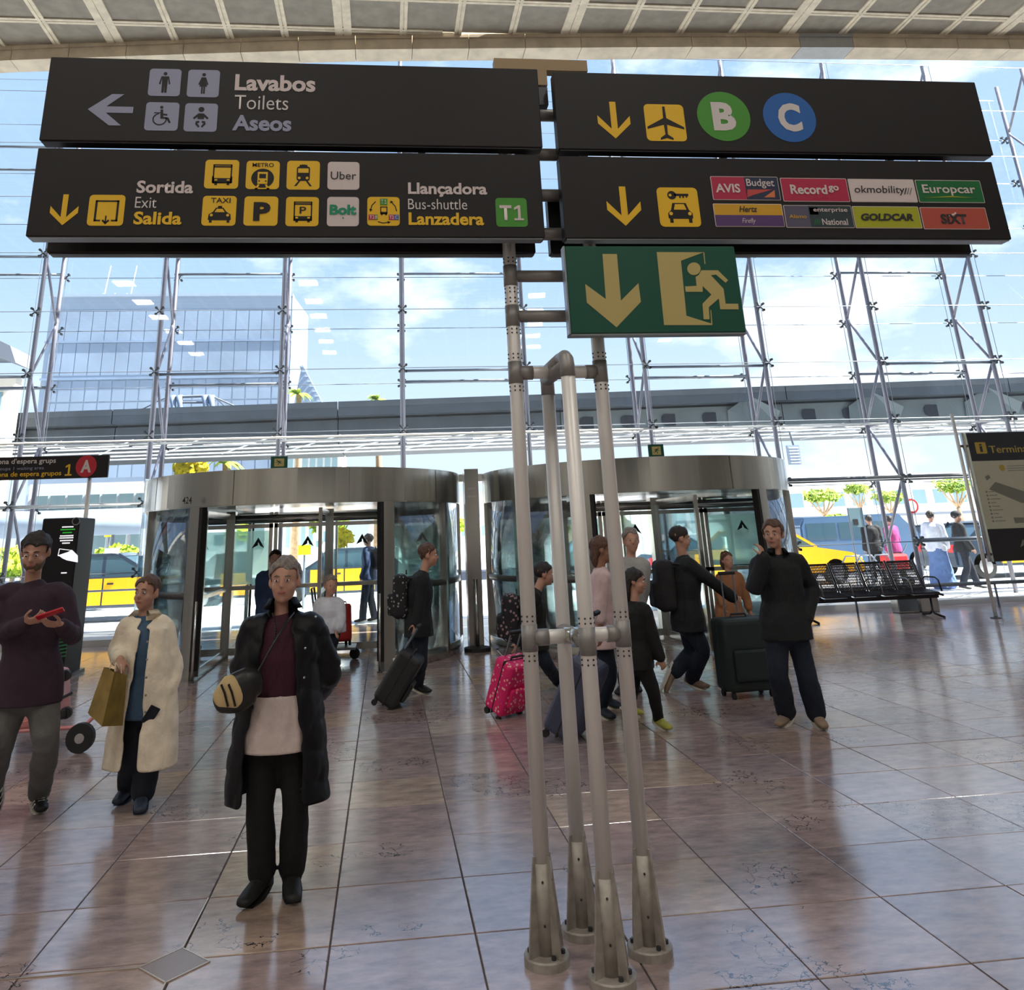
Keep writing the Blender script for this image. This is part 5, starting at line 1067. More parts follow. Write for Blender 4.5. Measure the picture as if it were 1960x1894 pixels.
# ================================================================== PEOPLE
def cr_(a, b, c, d, t): return .5*((2*b)+(c-a)*t+(2*a-5*b+4*c-d)*t*t+(3*b-a-3*c+d)*t*t*t)
def limb(bm, pts, rad, ref=None, n=14, sub=3):
    """lofted tapering tube with rounded ends; rad entries are r or (ra along ref, rb across)"""
    pts = [V(p) for p in pts]; rad = [(r, r) if not isinstance(r, (tuple, list)) else tuple(r) for r in rad]
    P = []; Rr = []
    for i in range(len(pts)-1):
        a, b, c, d = pts[max(i-1, 0)], pts[i], pts[i+1], pts[min(i+2, len(pts)-1)]; ra, rb, rc, rd = (rad[max(i-1, 0)], rad[i], rad[i+1], rad[min(i+2, len(pts)-1)])
        for k in range(sub):
            t = k/sub; P.append(cr_(a, b, c, d, t)); Rr.append((max(.003, rb[0]+(rc[0]-rb[0])*t), max(.003, rb[1]+(rc[1]-rb[1])*t)))
    P.append(pts[-1]); Rr.append(rad[-1])
    T0 = (P[1]-P[0]).normalized(); T1 = (P[-1]-P[-2]).normalized(); m0, m1 = min(Rr[0]), min(Rr[-1])
    P = [P[0]-T0*m0*.75, P[0]-T0*m0*.4]+P+[P[-1]+T1*m1*.4, P[-1]+T1*m1*.75]
    Rr = [tuple(.45*x for x in Rr[0]), tuple(.85*x for x in Rr[0])]+Rr+[tuple(.85*x for x in Rr[-1]), tuple(.45*x for x in Rr[-1])]
    u = V(ref) if ref is not None else T0.orthogonal(); rings = []
    for i, q in enumerate(P):
        t = (P[min(i+1, len(P)-1)]-P[max(i-1, 0)]).normalized(); uu = (u-t*u.dot(t))
        if uu.length < 1e-4: uu = t.orthogonal()
        u2 = uu.normalized(); v = t.cross(u2)
        if ref is None: u = u2
        rings.append([bm.verts.new(q+u2*math.cos(2*PI*k/n)*Rr[i][0]+v*math.sin(2*PI*k/n)*Rr[i][1]) for k in range(n)])
    for a, b in zip(rings, rings[1:]):
        for k in range(n): bm.faces.new((a[k], a[(k+1) % n], b[(k+1) % n], b[k]))
    bm.faces.new(rings[0][::-1]); bm.faces.new(rings[-1])
def ell(bm, c, r, m3=None, n=14):
    m = Matrix.Translation(c) @ (m3.to_4x4() if m3 else Matrix.Identity(4)) @ Matrix.Diagonal((*r, 1))
    bmesh.ops.create_uvsphere(bm, u_segments=n, v_segments=n//2+2, radius=1, matrix=m)
def grow(name, bm, voxel, m, parent, smooth=4, fold=0., fs=9., cut=None, thick=0., vstretch=.35, quilt=0.):
    me = bpy.data.meshes.new(name); bm.to_mesh(me); bm.free(); o = bpy.data.objects.new('tmp', me); C.objects.link(o)
    r = o.modifiers.new('r', 'REMESH'); r.mode = 'VOXEL'; r.voxel_size = voxel; r.use_smooth_shade = True
    s = o.modifiers.new('s', 'SMOOTH'); s.factor = .5; s.iterations = smooth
    dg = bpy.context.evaluated_depsgraph_get(); m2 = bpy.data.meshes.new_from_object(o.evaluated_get(dg)); bpy.data.objects.remove(o); bpy.data.meshes.remove(me); m2.name = name
    if quilt:
        for v in m2.vertices:
            q = v.co; v.co = q+v.normal*(quilt*(abs(math.sin(q.z*24+q.x*9))**.5+abs(math.sin(q.z*9-q.x*24))**.5-1.2))
        m2.update()
    if fold:
        co = [v.co.copy() for v in m2.vertices]; no = [v.normal.copy() for v in m2.vertices]
        for i, v in enumerate(m2.vertices):
            q = co[i]; a = noise.noise(V((q.x*fs, q.y*fs, q.z*fs*vstretch)))+.5*noise.noise(V((q.x*fs*2.3+5, q.y*fs*2.3, q.z*fs*1.3)))
            v.co = q+no[i]*fold*a
    if cut or thick:
        b = MB(); b.from_mesh(m2)
        if cut: bmesh.ops.delete(b, geom=[v for v in b.verts if cut(v.co)], context='VERTS')
        if cut:
            for it in range(6):
                bd = [v for v in b.verts if v.is_boundary]; nw = {}
                for v in bd:
                    nb = [e.other_vert(v) for e in v.link_edges if e.is_boundary]
                    if len(nb) == 2: nw[v] = v.co*.4+(nb[0].co+nb[1].co)*.3
                for v, c_ in nw.items(): v.co = c_
        lone = [v for v in b.verts if not v.link_faces]
        if lone: bmesh.ops.delete(b, geom=lone, context='VERTS')
        b.to_mesh(m2); b.free()
        if thick:
            o = bpy.data.objects.new('tmp', m2); C.objects.link(o); sm = o.modifiers.new('s', 'SOLIDIFY'); sm.thickness = abs(thick); sm.offset = -1; sm.use_even_offset = False
            m3 = bpy.data.meshes.new_from_object(o.evaluated_get(bpy.context.evaluated_depsgraph_get())); bpy.data.objects.remove(o); bpy.data.meshes.remove(m2); m2 = m3; m2.name = name
    return omesh(name, m2, m, parent, True)
def frame3(f, up=V((0, 0, 1))):
    f = V(f).normalized(); r = f.cross(up).normalized(); u = r.cross(f); return Matrix((r, f, u)).transposed()   # columns right, forward, up
def hand(bm, wrist, d, palmn, S, curl=.5, side=1):
    """palm with four unequal fingers and a thumb; d = direction of the hand, palmn = palm normal"""
    d = V(d).normalized(); n = V(palmn); n = (n-d*n.dot(d)).normalized(); l = d.cross(n)*side
    pc = wrist+d*.045*S; limb(bm, [wrist-d*.02*S, wrist+d*.02*S, wrist+d*.08*S], [(.024*S, .019*S), (.036*S, .015*S), (.038*S, .013*S)], l, 10, 2)
    for k, (o_, ln) in enumerate(((-.029, .066), (-.010, .076), (.010, .072), (.028, .056))):
        p0 = wrist+d*.075*S+l*o_*S; a = curl*(.8+.12*k); p1 = p0+(d*math.cos(a*.6)+n*math.sin(a*.6))*ln*.45*S; p2 = p1+(d*math.cos(a*1.5)+n*math.sin(a*1.5))*ln*.35*S; p3 = p2+(d*math.cos(a*2.2)+n*math.sin(a*2.2))*ln*.28*S
        limb(bm, [p0-d*.015*S, p0, p1, p2, p3], [.0095*S, .0095*S, .009*S, .0082*S, .007*S], None, 7, 1)
    p0 = wrist+d*.02*S-l*.028*S; p1 = p0+(d*.5-l*.75+n*.3).normalized()*.038*S; p2 = p1+(d*.85-l*.25+n*.45).normalized()*.030*S; p3 = p2+(d*.8+l*.1+n*.6).normalized()*.024*S
    limb(bm, [p0, p1, p2, p3], [.013*S, .0115*S, .010*S, .008*S], None, 7, 1)
def head(bm, c, F, S):
    """c = middle of the head; F = 3x3 (right, forward, up)"""
    q = lambda x, y, z: c+F@(V((x, y, z))*S)
    ell(bm, q(0, -.012, .032), (.074*S, .092*S, .078*S), F); ell(bm, q(0, .018, -.03), (.058*S, .068*S, .080*S), F); ell(bm, q(0, .055, -.082), (.026*S, .026*S, .022*S), F, 10)
    limb(bm, [q(0, .078, .012), q(0, .098, -.022)], [(.008*S, .008*S), (.013*S, .012*S)], None, 8, 2); ell(bm, q(0, .078, .018), (.040*S, .012*S, .008*S), F, 10)
    for s in (-1, 1):
        ell(bm, q(s*.072, -.008, -.008), (.010*S, .018*S, .030*S), F, 8); ell(bm, q(s*.036, .055, -.03), (.022*S, .02*S, .02*S), F, 8)
    ell(bm, q(0, .082, -.052), (.022*S, .008*S, .009*S), F, 8)
def person(name_lab, Y, S, joints, facing, clothes, hairm='hair_dark', skin='skin', vox=.010, long_hair=0., hands=True, look=None, beard=False, hdir=None, beanie=None, widths=1.0, cat='person', hcurl=.7, closed=()):
    """joints: head, neck, sh, el, wr, hip, kn, an, toe -> photo survey points (px, py, dy) at depth Y (or 3D vectors); index 0 is the side at picture left"""
    def J(v):
        if isinstance(v, V): return v
        return PX(v[0], v[1], Y+(v[2] if len(v) > 2 else 0))
    j = {k: ([J(x) for x in v] if isinstance(v, list) else J(v)) for k, v in joints.items()}
    base = (j['an'][0]+j['an'][1])/2; t = thing('person', name_lab, cat, (base.x, base.y, 0))
    f = V((facing[0], facing[1], 0)).normalized(); F = frame3(f); lk = V(look).normalized() if look else f; FH = frame3(lk)
    sh, el, wr, hip, kn, an, toe = (j[k] for k in ('sh', 'el', 'wr', 'hip', 'kn', 'an', 'toe'))
    across = (sh[1]-sh[0]).normalized(); ha = (hip[1]-hip[0]); ha = (ha if ha.length > .02 else across).normalized()
    pel = (hip[0]+hip[1])/2; chest = (sh[0]+sh[1])/2; neck = j['neck']; hd = j['head']; W = widths
    sw = max((sh[1]-sh[0]).length/2, .10*S)
    A3 = F @ V((1, 0, 0))        # true shoulder axis of the body
    def torso(b, g=0., top=1., low=0.):
        p0 = pel-V((0, 0, .03*S))-V((0, 0, low)); wa = pel.lerp(chest, .40)
        limb(b, [p0, pel+V((0, 0, .04*S)), wa, pel.lerp(chest, .72), chest-V((0, 0, .02*S)), chest.lerp(neck, .55)],
             [((.150*W*S+g+(.035 if low > .1 else 0)), (.105*W*S+g+(.03 if low > .1 else 0))), ((.155*W*S+g+(.022 if low > .1 else 0)), (.112*W*S+g+(.018 if low > .1 else 0))), ((.135*W*S+g), (.100*W*S+g)), ((.155*S*W+g), (.115*W*S+g)), ((.150*S+g), (.095*S+g)), ((.075*S+g*.5), (.062*S+g*.5))], A3, 18)
    def arms(b, g=0., wl=1., which=(0, 1)):
        for i in which:
            e = el[i].lerp(wr[i], wl); sj = sh[i]; limb(b, [chest.lerp(sj, .55), sj, sj.lerp(el[i], .5), el[i], e], [.06*S+g, .054*S+g, .046*S+g, .040*S+g, (.029+.011*(1-wl))*S+g], None, 12)
    def legs(b, g=0., flare=0., cutoff=1.):
        for i in (0, 1): limb(b, [pel.lerp(hip[i], .8)+V((0, 0, .05*S)), hip[i], hip[i].lerp(kn[i], .5), kn[i], kn[i].lerp(an[i], .4), kn[i].lerp(an[i], cutoff)], [.09*S+g, .088*W*S+g, .072*W*S+g, .054*S+g+flare*.3, .050*S+g+flare*.6, .036*S+g+flare], None, 12)
    # body: one continuous surface
    b = MB(); torso(b); arms(b); legs(b)
    limb(b, [chest, neck, hd-FH@V((0, .01*S, .03*S))], [.055*S, .050*S, .052*S], None, 12); head(b, hd, FH, S*1.15)
    for i in (0, 1):
        limb(b, [an[i]-V((0, 0, .03*S)), an[i].lerp(toe[i], .6), toe[i]], [(.026*S, .026*S), (.026*S, .015*S), (.02*S, .01*S)], None, 8)
        if hands:
            d = V(hdir[i]) if hdir and hdir[i] else (wr[i]-el[i]); s_ = 1 if i else -1
            pn = V((0, 0, 1)).cross(d) if abs(d.normalized().z) < .8 else (A3*(-s_)*.6-f*.5)
            if closed and i < len(closed) and closed[i]: pn = V(closed[i])
            hand(b, wr[i], d, pn, S, hcurl, s_)
    grow('body', b, vox, skin, t, 2)
    for s in (-1, 1):
        c = hd+FH@(V((s*.031, .0885, .004))*S); b = MB(); ell(b, c, (.0115*S, .0115*S, .0075*S), None, 10); e_ = obj('eye', b, 'eye_white', t, True)
        b = MB(); ell(b, c+lk*.0065*S, (.0068*S,)*3, None, 8); obj('iris', b, 'iris', e_, True)
    if vox < .0125:
        b = MB(); ell(b, hd+FH@(V((0, .101, -.060))*S), (.024*S, .007*S, .008*S), FH, 12); obj('lips', b, 'lips', t, True)
        for s in (-1, 1):
            b = MB(); tube(b, [hd+FH@(V((s*.014, .098, .026))*S), hd+FH@(V((s*.03, .097, .031))*S), hd+FH@(V((s*.047, .087, .025))*S)], [.003*S, .0045*S, .003*S], 6); obj('eyebrow', b, hairm or 'hair_dark', t, True)
    if hairm:
        b = MB(); ell(b, hd+FH@(V((0, -.017, .040))*S), (.091*S, .112*S, .097*S), FH, 18)
        if long_hair: limb(b, [hd+FH@(V((0, -.06, .02))*S), hd+FH@(V((0, -.075, -.07))*S), hd+FH@(V((0, -.07, -.07-long_hair))*S)], [(.085*S, .05*S), (.085*S, .045*S), (.06*S, .02*S)], FH@V((1, 0, 0)), 14)
        iF = FH.transposed()
        def cutf(co):
            q = iF@(co-hd)/S; return q.y > .035 and q.z < .072-.35*abs(q.x)+.012*math.sin(q.x*70) or (q.y > .0 and q.z < -.0 and abs(q.x) < .3 and q.y > .02) or (not long_hair and q.z < -.055)
        grow('hair', b, .009 if vox < .012 else .013, hairm, t, 2, .012, 28, cutf, .004)
    if beanie:
        b = MB(); ell(b, hd+FH@(V((0, -.012, .05))*S), (.100*S, .120*S, .095*S), FH, 18); iF = FH.transposed(); grow('cap', b, .010, beanie, t, 2, 0, 1, lambda co: (iF@(co-hd)/S).z < .035, .006)
    if beard:
        b = MB(); ell(b, hd+FH@(V((0, .022, -.062))*S), (.068*S, .077*S, .060*S), FH, 14); iF = FH.transposed()
        grow('beard', b, .008, 'beard', t, 2, .004, 60, lambda co: (iF@(co-hd)/S).z > -.03 or ((iF@(co-hd)/S).y > .06 and abs((iF@(co-hd)/S).x) < .022 and (iF@(co-hd)/S).z > -.062), .004)
    K = dict(t=t, S=S, F=F, f=f, sh=sh, el=el, wr=wr, hip=hip, kn=kn, an=an, toe=toe, pel=pel, chest=chest, neck=neck, hd=hd, A3=A3, torso=torso, arms=arms, legs=legs, vox=vox, W=W)
    for c in clothes: c(K)
    return t, K
def trousers(m, g=.016, flare=.018, cutoff=.97, name='trousers'):
    def fn(K):
        b = MB(); S = K['S']; limb(b, [K['pel']-V((0, 0, .05*S)), K['pel']+V((0, 0, .10*S))], [(.150*S*K['W']+.018, .105*S*K['W']+.018), (.150*S*K['W']+.012, .108*S*K['W']+.012)], K['A3'], 18); K['legs'](b, g, flare, cutoff)
        hem = min(K['an'][0].z, K['an'][1].z)-.03
        grow(name, b, max(.012, K['vox']), m, K['t'], 2, .008, 11)
    return fn
def top(m, g=.016, wl=.95, low=.02, name='jumper', fold=.007):
    def fn(K):
        b = MB(); hz = K['pel'].z-.045-low; K['torso'](b, g+.008, 1, .24+low); K['arms'](b, g, wl); nk = K['neck']; S = K['S']; ch = K['chest']
        grow(name, b, max(.012, K['vox']), m, K['t'], 2, fold, 10, lambda co: ((co-nk).length < .052*S and co.z > ch.z) or (co.z < hz and all((co-w_).length > .075 for w_ in K['wr'])), -.008)
    return fn
def shoes(m, sole='sole_white', stripe=False, name='shoe', h=1.):
    def fn(K):
        S = K['S']
        for i in (0, 1):
            a, to = K['an'][i], K['toe'][i]; d = (to-a); dn = d.normalized(); b = MB()
            up = V((0, 0, 1)) if abs(dn.z) < .8 else K['f']; sd = dn.cross(up).normalized(); up = sd.cross(dn)
            hl = a-V((0, 0, 0))-dn*.055*S-up*.025*S
            limb(b, [hl, a+dn*.02*S-up*.018*S, a.lerp(to, .6)-up*.01*S, to], [(.038*S, .042*S), (.044*S, .046*S), (.050*S, .032*S), (.040*S, .022*S)], sd, 14); limb(b, [a+V((0, 0, .03*S)), a-V((0, 0, .02*S))], [.048*S*h, .05*S*h], None, 12)
            sh_ = grow(name, b, .011, m, K['t'], 3)
            b = MB(); n = 16; ring = []
            for k in range(n):
                an_ = 2*PI*k/n; c = hl.lerp(to, .5); ln = (to-hl).length/2+.04*S; ring.append(c+dn*math.cos(an_)*ln+sd*math.sin(an_)*.052*S*(1-.12*math.cos(an_*1)))
            lo = up*(-.052*S); vs = [b.verts.new(q+lo+up*.022*S) for q in ring]; ws = [b.verts.new(q+lo) for q in ring]; b.faces.new(vs); b.faces.new(ws[::-1])
            for k in range(n): b.faces.new((vs[k], ws[k], ws[(k+1) % n], vs[(k+1) % n]))
            obj('sole', b, sole, sh_)
            if stripe:
                for q_ in (.25, .45, .65):
                    b = MB(); c = a.lerp(to, q_)
                    for s in (-1, 1): p_ = c+sd*s*.047*S; tube(b, [p_-up*.03*S, p_+up*.012*S+dn*.02*S-sd*s*.008*S], .0055, 5)
                    o = obj('stripe', b, 'sole_white', sh_)
                for q_ in (.30, .42, .54, .66): b = MB(); c = a.lerp(to, q_)+up*.028*S*(1.3-q_); tube(b, [c-sd*.02, c+sd*.02], .004, 5); obj('lace', b, 'sole_white', sh_)
    return fn
def coat(m, hemz, g=.045, hem_w=(.27, .19), open_w=.10, wl=1.0, name='coat', fold=.012, cut_c=0., flap=None, quilt=0.):
    def fn(K):
        S = K['S']; pel, ch = K['pel'], K['chest']; b = MB(); K['torso'](b, g); K['arms'](b, g*.55, wl)
        hc = V((pel.x, pel.y, hemz)); limb(b, [ch-V((0, 0, .10*S)), pel.lerp(ch, .3), V((pel.x, pel.y, (pel.z+hemz)/2)), hc], [(.17*S+g*.6, .13*S+g*.6), (.175*S+g, .135*S+g), (hem_w[0]*.97, hem_w[1]*.97), hem_w], K['A3'], 22)
        iF = K['F'].transposed(); nk = K['neck']
        def cut(co):
            q = iF@(co-pel); z = co.z
            if z < hemz+.012: return True
            if (co-nk).length < .075*S and z > ch.z: return True
            if q.y > .02:
                ow = open_w*(1.15 if z < pel.z else 1.0-.45*max(0, (z-pel.z)/(ch.z-pel.z)))
                inarm = any(((co-K['wr'][i]).length < .12 or (co-K['wr'][i].lerp(K['el'][i], .5)).length < .10) for i in (0, 1))
                return abs(q.x-cut_c*(1 if z < ch.z else .3)) < ow and not (inarm and q.y > .2)
            return False
        o = grow(name, b, max(.013, K['vox']), m, K['t'], 3, fold, 8, cut, -.012, .35, quilt)
        return o
    return fn
def collar(m, r=.075, h=.07, op=.5):
    def fn(K):
        S = K['S']; nk = K['neck']; b = MB(); n = 20; ring = []
        F = K['F']
        for k in range(n+1):
            a = PI/2+op+(2*PI-2*op)*k/n; d = F@V((math.cos(a), math.sin(a), 0))
            ring.append([b.verts.new(nk+d*r*S*1.15-V((0, 0, .02*S))), b.verts.new(nk+d*r*S+V((0, 0, h*S))), b.verts.new(nk+d*r*S*1.45+V((0, 0, h*S*.25)))])
        for p, q in zip(ring, ring[1:]):
            for i in (0, 1): b.faces.new((p[i], p[i+1], q[i+1], q[i]))
        bmesh.ops.solidify(b, geom=list(b.faces), thickness=.012); obj('collar', b, m, K['t'], True)
    return fn
def backpack(label, K, m, w_=.30, h=.46, d=.18, off=.0, up=0., name='backpack'):
    S = K['S']; F = K['F']; c = K['pel'].lerp(K['chest'], .66+up)-K['f']*(.10*S+d/2+.03+off); t = thing(name, label, 'backpack', c); b = MB()
    mx = Matrix.Translation(c) @ F.to_4x4()
    b2 = MB(); rbox(b2, -w_/2, w_/2, -d/2, d/2, -h/2, h/2, .06, 3); rbox(b2, -w_*.36, w_*.36, -d/2-.06, -d/2+.03, -h*.42, h*.08, .03, 2); xf(b2, mx); grow('pack_body', b2, .014, m, t, 3, .012, 9)
    for s in (-1, 1):
        b = MB(); tube(b, [mx@V((s*.09, d/2-.01, h*.42)), mx@V((s*.10, d/2+.10, h*.40)), mx@V((s*.115, d/2+.215*S, h*.18)), mx@V((s*.12, d/2+.12, -h*.22)), mx@V((s*.11, d/2-.01, -h*.36))], .014, 6); obj('shoulder_strap', b, 'rubber', t, True)
    b = MB(); tube(b, [mx@V((-.03, d/2-.02, h/2)), mx@V((0, d/2-.02, h/2+.04)), mx@V((.03, d/2-.02, h/2))], .008, 6); obj('top_loop', b, 'rubber', t)
    b = MB(); tube(b, [mx@V((-w_*.45, -d/2+.03, h*.2)), mx@V((0, -d/2+.02, h*.47)), mx@V((w_*.45, -d/2+.03, h*.2))], .006, 5); obj('zip', b, 'rubber', t)
    return t

fl3 = lambda x, y, z=0.: FL(x, y, z)
def feet(pairs, S, rise=.085):
    """pairs: (heel px, heel py, toe px, toe py) on the floor -> ankle and toe joints"""
    an, to = [], []
    for a in pairs:
        h, q = FL(a[0], a[1]), FL(a[2], a[3]); d = (q-h); L = .20*S; d = d.normalized()*L if d.length > .01 else V((0, -L, 0))
        an.append(h+V((0, 0, rise*S))); to.append(h+d+V((0, 0, .035*S)))
    return an, to
# --- woman in the black quilted coat, front centre-left
S = .93; an, to = feet([(500, 1712, 470, 1738), (558, 1705, 562, 1733)], S)
tW, KW = person('person in a long black quilted coat over a burgundy jumper and white shirt', 4.72, S, dict(head=(545, 1111, -.02), neck=(541, 1170), sh=[(488, 1205), (597, 1203)], el=[(464, 1290, .06), (630, 1285, .08)], wr=[(500, 1350, .34), (588, 1345, .34)],
   hip=[(506, 1385), (562, 1385)], kn=[(498, 1545), (566, 1545)], an=an, toe=to), (-.05, -1), [trousers('trousers_black', .012, .020), shoes('shoe_black', 'shoe_black', h=1.15)], 'hair_grey', vox=.0095, look=(-.05, -1, .02), widths=1.08, hdir=[(.5, .1, -.5), (-.5, .1, -.5)])
S_ = S
def shirt_tail(K):
    b = MB(); S = K['S']; pel = K['pel']; limb(b, [pel+V((0, 0, .20)), pel+V((0, 0, .02)), pel-V((0, 0, .13))], [(.172, .140), (.192, .160), (.198, .168)], K['A3'], 20)
    zb = PX(525, 1443, 4.6).z; zt = PX(525, 1329, 4.6).z
    grow('shirt', b, .011, 'shirt_white', K['t'], 2, .010, 16, lambda co: co.z < zb or co.z > zt, -.004, .12)
shirt_tail(KW); 
def jumper_w(K):
    b = MB(); K['torso'](b, .026, 1, 0); K['arms'](b, .012, .8); zb = PX(525, 1332, 4.6).z; nk = K['neck']; ch = K['chest']
    grow('jumper', b, .011, 'sweater_burgundy', K['t'], 2, .006, 10, lambda co: co.z < zb-.03 or ((co-nk).length < .06 and co.z > ch.z))
jumper_w(KW)
coat('puffer_black', PX(520, 1538, 4.72).z, .050, (.262, .185), .125, 1.03, 'quilted_coat', .010, .0, None, .010)(KW); collar('puffer_black', .078, .075, .55)(KW)
pn_ = KW['pel']
for k, (px, py) in enumerate(((612, 1180), (592, 1240), (590, 1296))):
    p = PX(px-8, py, 4.72-.195); b = MB(); ell(b, p, (.007,)*3, None, 8); obj('snap_button', b, 'chrome', tW, True)
# cross-body bag
c = PX(457, 1322, 4.50); t = thing('crossbody_bag', 'small cream and black crossbody bag on the person in the long black coat', 'handbag', c)
b = MB(); limb(b, [c+V((-.085, -.02, -.045)), c+V((-.02, -.02, -.01)), c+V((.055, .0, .025)), c+V((.09, .01, .03))], [(.055, .035), (.095, .05), (.088, .05), (.06, .035)], (0, 0, 1), 16)
body = grow('bag_body', b, .008, 'leather_black', t, 2)
b = MB(); limb(b, [c+V((-.088, -.032, -.030)), c+V((-.03, -.036, .0)), c+V((.0, -.034, .018))], [(.050, .028), (.084, .042), (.076, .036)], (0, 0, 1), 16); grow('bag_panel', b, .008, 'bag_cream', t, 2)
for dx in (-.055, -.02): b = MB(); tube(b, [c+V((dx-.018, -.078, .045)), c+V((dx, -.082, .01)), c+V((dx+.018, -.07, -.055))], .006, 6); obj('bag_strap', b, 'leather_black', t)
b = MB(); tube(b, [c+V((.05, -.03, .07)), PX(492, 1288, 4.50), PX(522, 1235, 4.50), PX(548, 1190, 4.56), PX(562, 1172, 4.66)], .007, 6); obj('shoulder_strap', b, 'leather_black', t, True)
b = MB(); 
for k in range(14): a = k/13; q = PX(522+6*math.sin(a*PI), 1175+60*a, 4.555); ell(b, q, (.006,)*3, None, 6)
o = obj('bead_necklace', b, 'leather_black', tW); o['kind'] = 'stuff'

# --- woman in the cream coat
S = .93; an, to = feet([(243, 1528, 222, 1545), (270, 1545, 266, 1564)], S); Yc = 6.35
tC, KC = person('person in a long cream fleece coat carrying a gold shopping bag', Yc, S, dict(head=(281, 1134), neck=(278, 1180), sh=[(246, 1200), (312, 1200)], el=[(226, 1246, .02), (333, 1278, .02)], wr=[(230, 1262, -.22), (312, 1334, -.10)],
   hip=[(262, 1352), (293, 1352)], kn=[(256, 1440), (287, 1445)], an=an, toe=to), (-.45, -1), [top('shirt_blue', .018, .8), trousers('trousers_navy', .016, .03), shoes('shoe_navy', 'shoe_navy')], 'hair_brown', vox=.0100, look=(-.3, -1, .03), hdir=[(.15, -.35, -.6), (-.45, -.2, -.9)], hcurl=1.0)
coat('coat_cream', PX(290, 1468, Yc).z, .052, (.262, .20), .048, .84, 'fleece_coat', .013, -.055)(KC); collar('coat_cream', .085, .05, .75)(KC)
for k, py in enumerate((1228, 1262, 1296, 1330, 1362)): p = PX(282-k*1.0, py, Yc-.235); b = MB(); ell(b, p, (.008,)*3, None, 8); obj('coat_button', b, 'pole_joint', tC, True)
# gold paper bag
Yb = 6.02; q = lambda x, y, dy=0.: PX(x, y, Yb+dy)
t = thing('gold_shopping_bag', 'gold paper shopping bag held by the person in the cream coat', 'bag', q(205, 1378)); th = V((0, .0, 0))
TL, TM_, TR_, BL_, BM_, BR_ = q(199, 1275, -.02), q(243, 1290, -.02), q(243, 1290, .0), q(168, 1362), q(194, 1390, -.05), q(233, 1388, .08)
top4 = [q(199, 1276, .0), q(219, 1286, -.07), q(243, 1292, .05), q(222, 1281, .13)]; bot4 = [q(168, 1364, .0), q(195, 1390, -.07), q(235, 1388, .05), q(210, 1366, .13)]
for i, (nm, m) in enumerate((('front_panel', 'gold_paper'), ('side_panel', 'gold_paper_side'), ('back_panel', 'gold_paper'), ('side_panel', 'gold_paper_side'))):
    b = MB(); k = (i+1) % 4; g4 = [bot4[i], bot4[k], top4[k], top4[i]]; vs = []; nn = 5
    grid = [[b.verts.new(g4[0].lerp(g4[1], u/nn).lerp(g4[3].lerp(g4[2], u/nn), v/nn)+V((0, 0, 0))+(V((noise.noise(V((u*1.3, v*1.7, i))), noise.noise(V((u*1.9, v, i+4))), 0))*.008 if 0 < u < nn else V((0, 0, 0)))) for v in range(nn+1)] for u in range(nn+1)]
    for u in range(nn):
        for v in range(nn): b.faces.new((grid[u][v], grid[u+1][v], grid[u+1][v+1], grid[u][v+1]))
    bmesh.ops.solidify(b, geom=list(b.faces), thickness=.002); obj(nm, b, m, t)
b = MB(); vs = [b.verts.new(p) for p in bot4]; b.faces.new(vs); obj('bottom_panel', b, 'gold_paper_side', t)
hw = KC['wr'][0]+V((.01, -.03, -.07))
for a, c_ in ((top4[0], top4[2]), (top4[1], top4[3])):
    b = MB(); tube(b, [a.lerp(c_, .25), a.lerp(c_, .3)+V((0, 0, .05)), hw, a.lerp(c_, .7)+V((0, 0, .05)), a.lerp(c_, .75)], .004, 5); obj('handle', b, 'coat_cream', t)
p = KC['wr'][1]+V((-.05, -.09, -.09)); t = thing('dark_phone', 'small dark object in the lowered hand of the person in the cream coat', 'phone', p); b = MB(); rbox(b, -.035, .035, -.006, .006, -.06, .06, .005, 2, Matrix.Translation(p) @ Euler((.3, .5, .4)).to_matrix().to_4x4()); obj('phone_body', b, 'trousers_navy', t)

# --- man with the red phone
S = 1.0; Ym = 6.05; an, to = feet([(72, 1545, 92, 1588)], S); an2 = PX(-14, 1500, 6.35); to2 = an2+V((.02, .02, -.17))
tM, KM = person('bearded person in a plum jumper and grey jeans looking at a red phone', Ym, S, dict(head=(68, 1056, -.05), neck=(62, 1112), sh=[(8, 1138), (120, 1138)], el=[(-12, 1216, -.02), (140, 1216, -.02)], wr=[(52, 1190, -.30), (118, 1196, -.28)],
   hip=[(30, 1318), (80, 1318)], kn=[(2, 1418, -.05), (88, 1425, -.05)], an=[an2, an[0]], toe=[to2, to[0]]), (.05, -1), [top('sweater_plum', .020, .96, .04), trousers('jeans_grey', .018, .018), shoes('shoe_black', 'sole_white', True)], 'hair_dark', vox=.0095, look=(.12, -1, -.30), beard=True, hdir=[(.85, -.45, .15), (-.75, -.5, .15)], hcurl=.75, closed=[(.2, .4, .9), (-.2, .4, .9)], widths=1.05)
c = PX(96, 1174, 5.66); t = thing('red_phone', 'red mobile phone held in both hands of the person at the left edge', 'phone', c); b = MB(); mxp = Matrix.Translation(c) @ Euler((-.35, -.28, .25)).to_matrix().to_4x4()
rbox(b, -.078, .078, -.038, .038, -.005, .005, .004, 2, mxp); ph = obj('phone_case', b, 'phone_red', t); b = MB(); box(b, -.072, .072, -.033, .033, .0052, .006, mxp); obj('phone_screen', b, 'ink', ph)

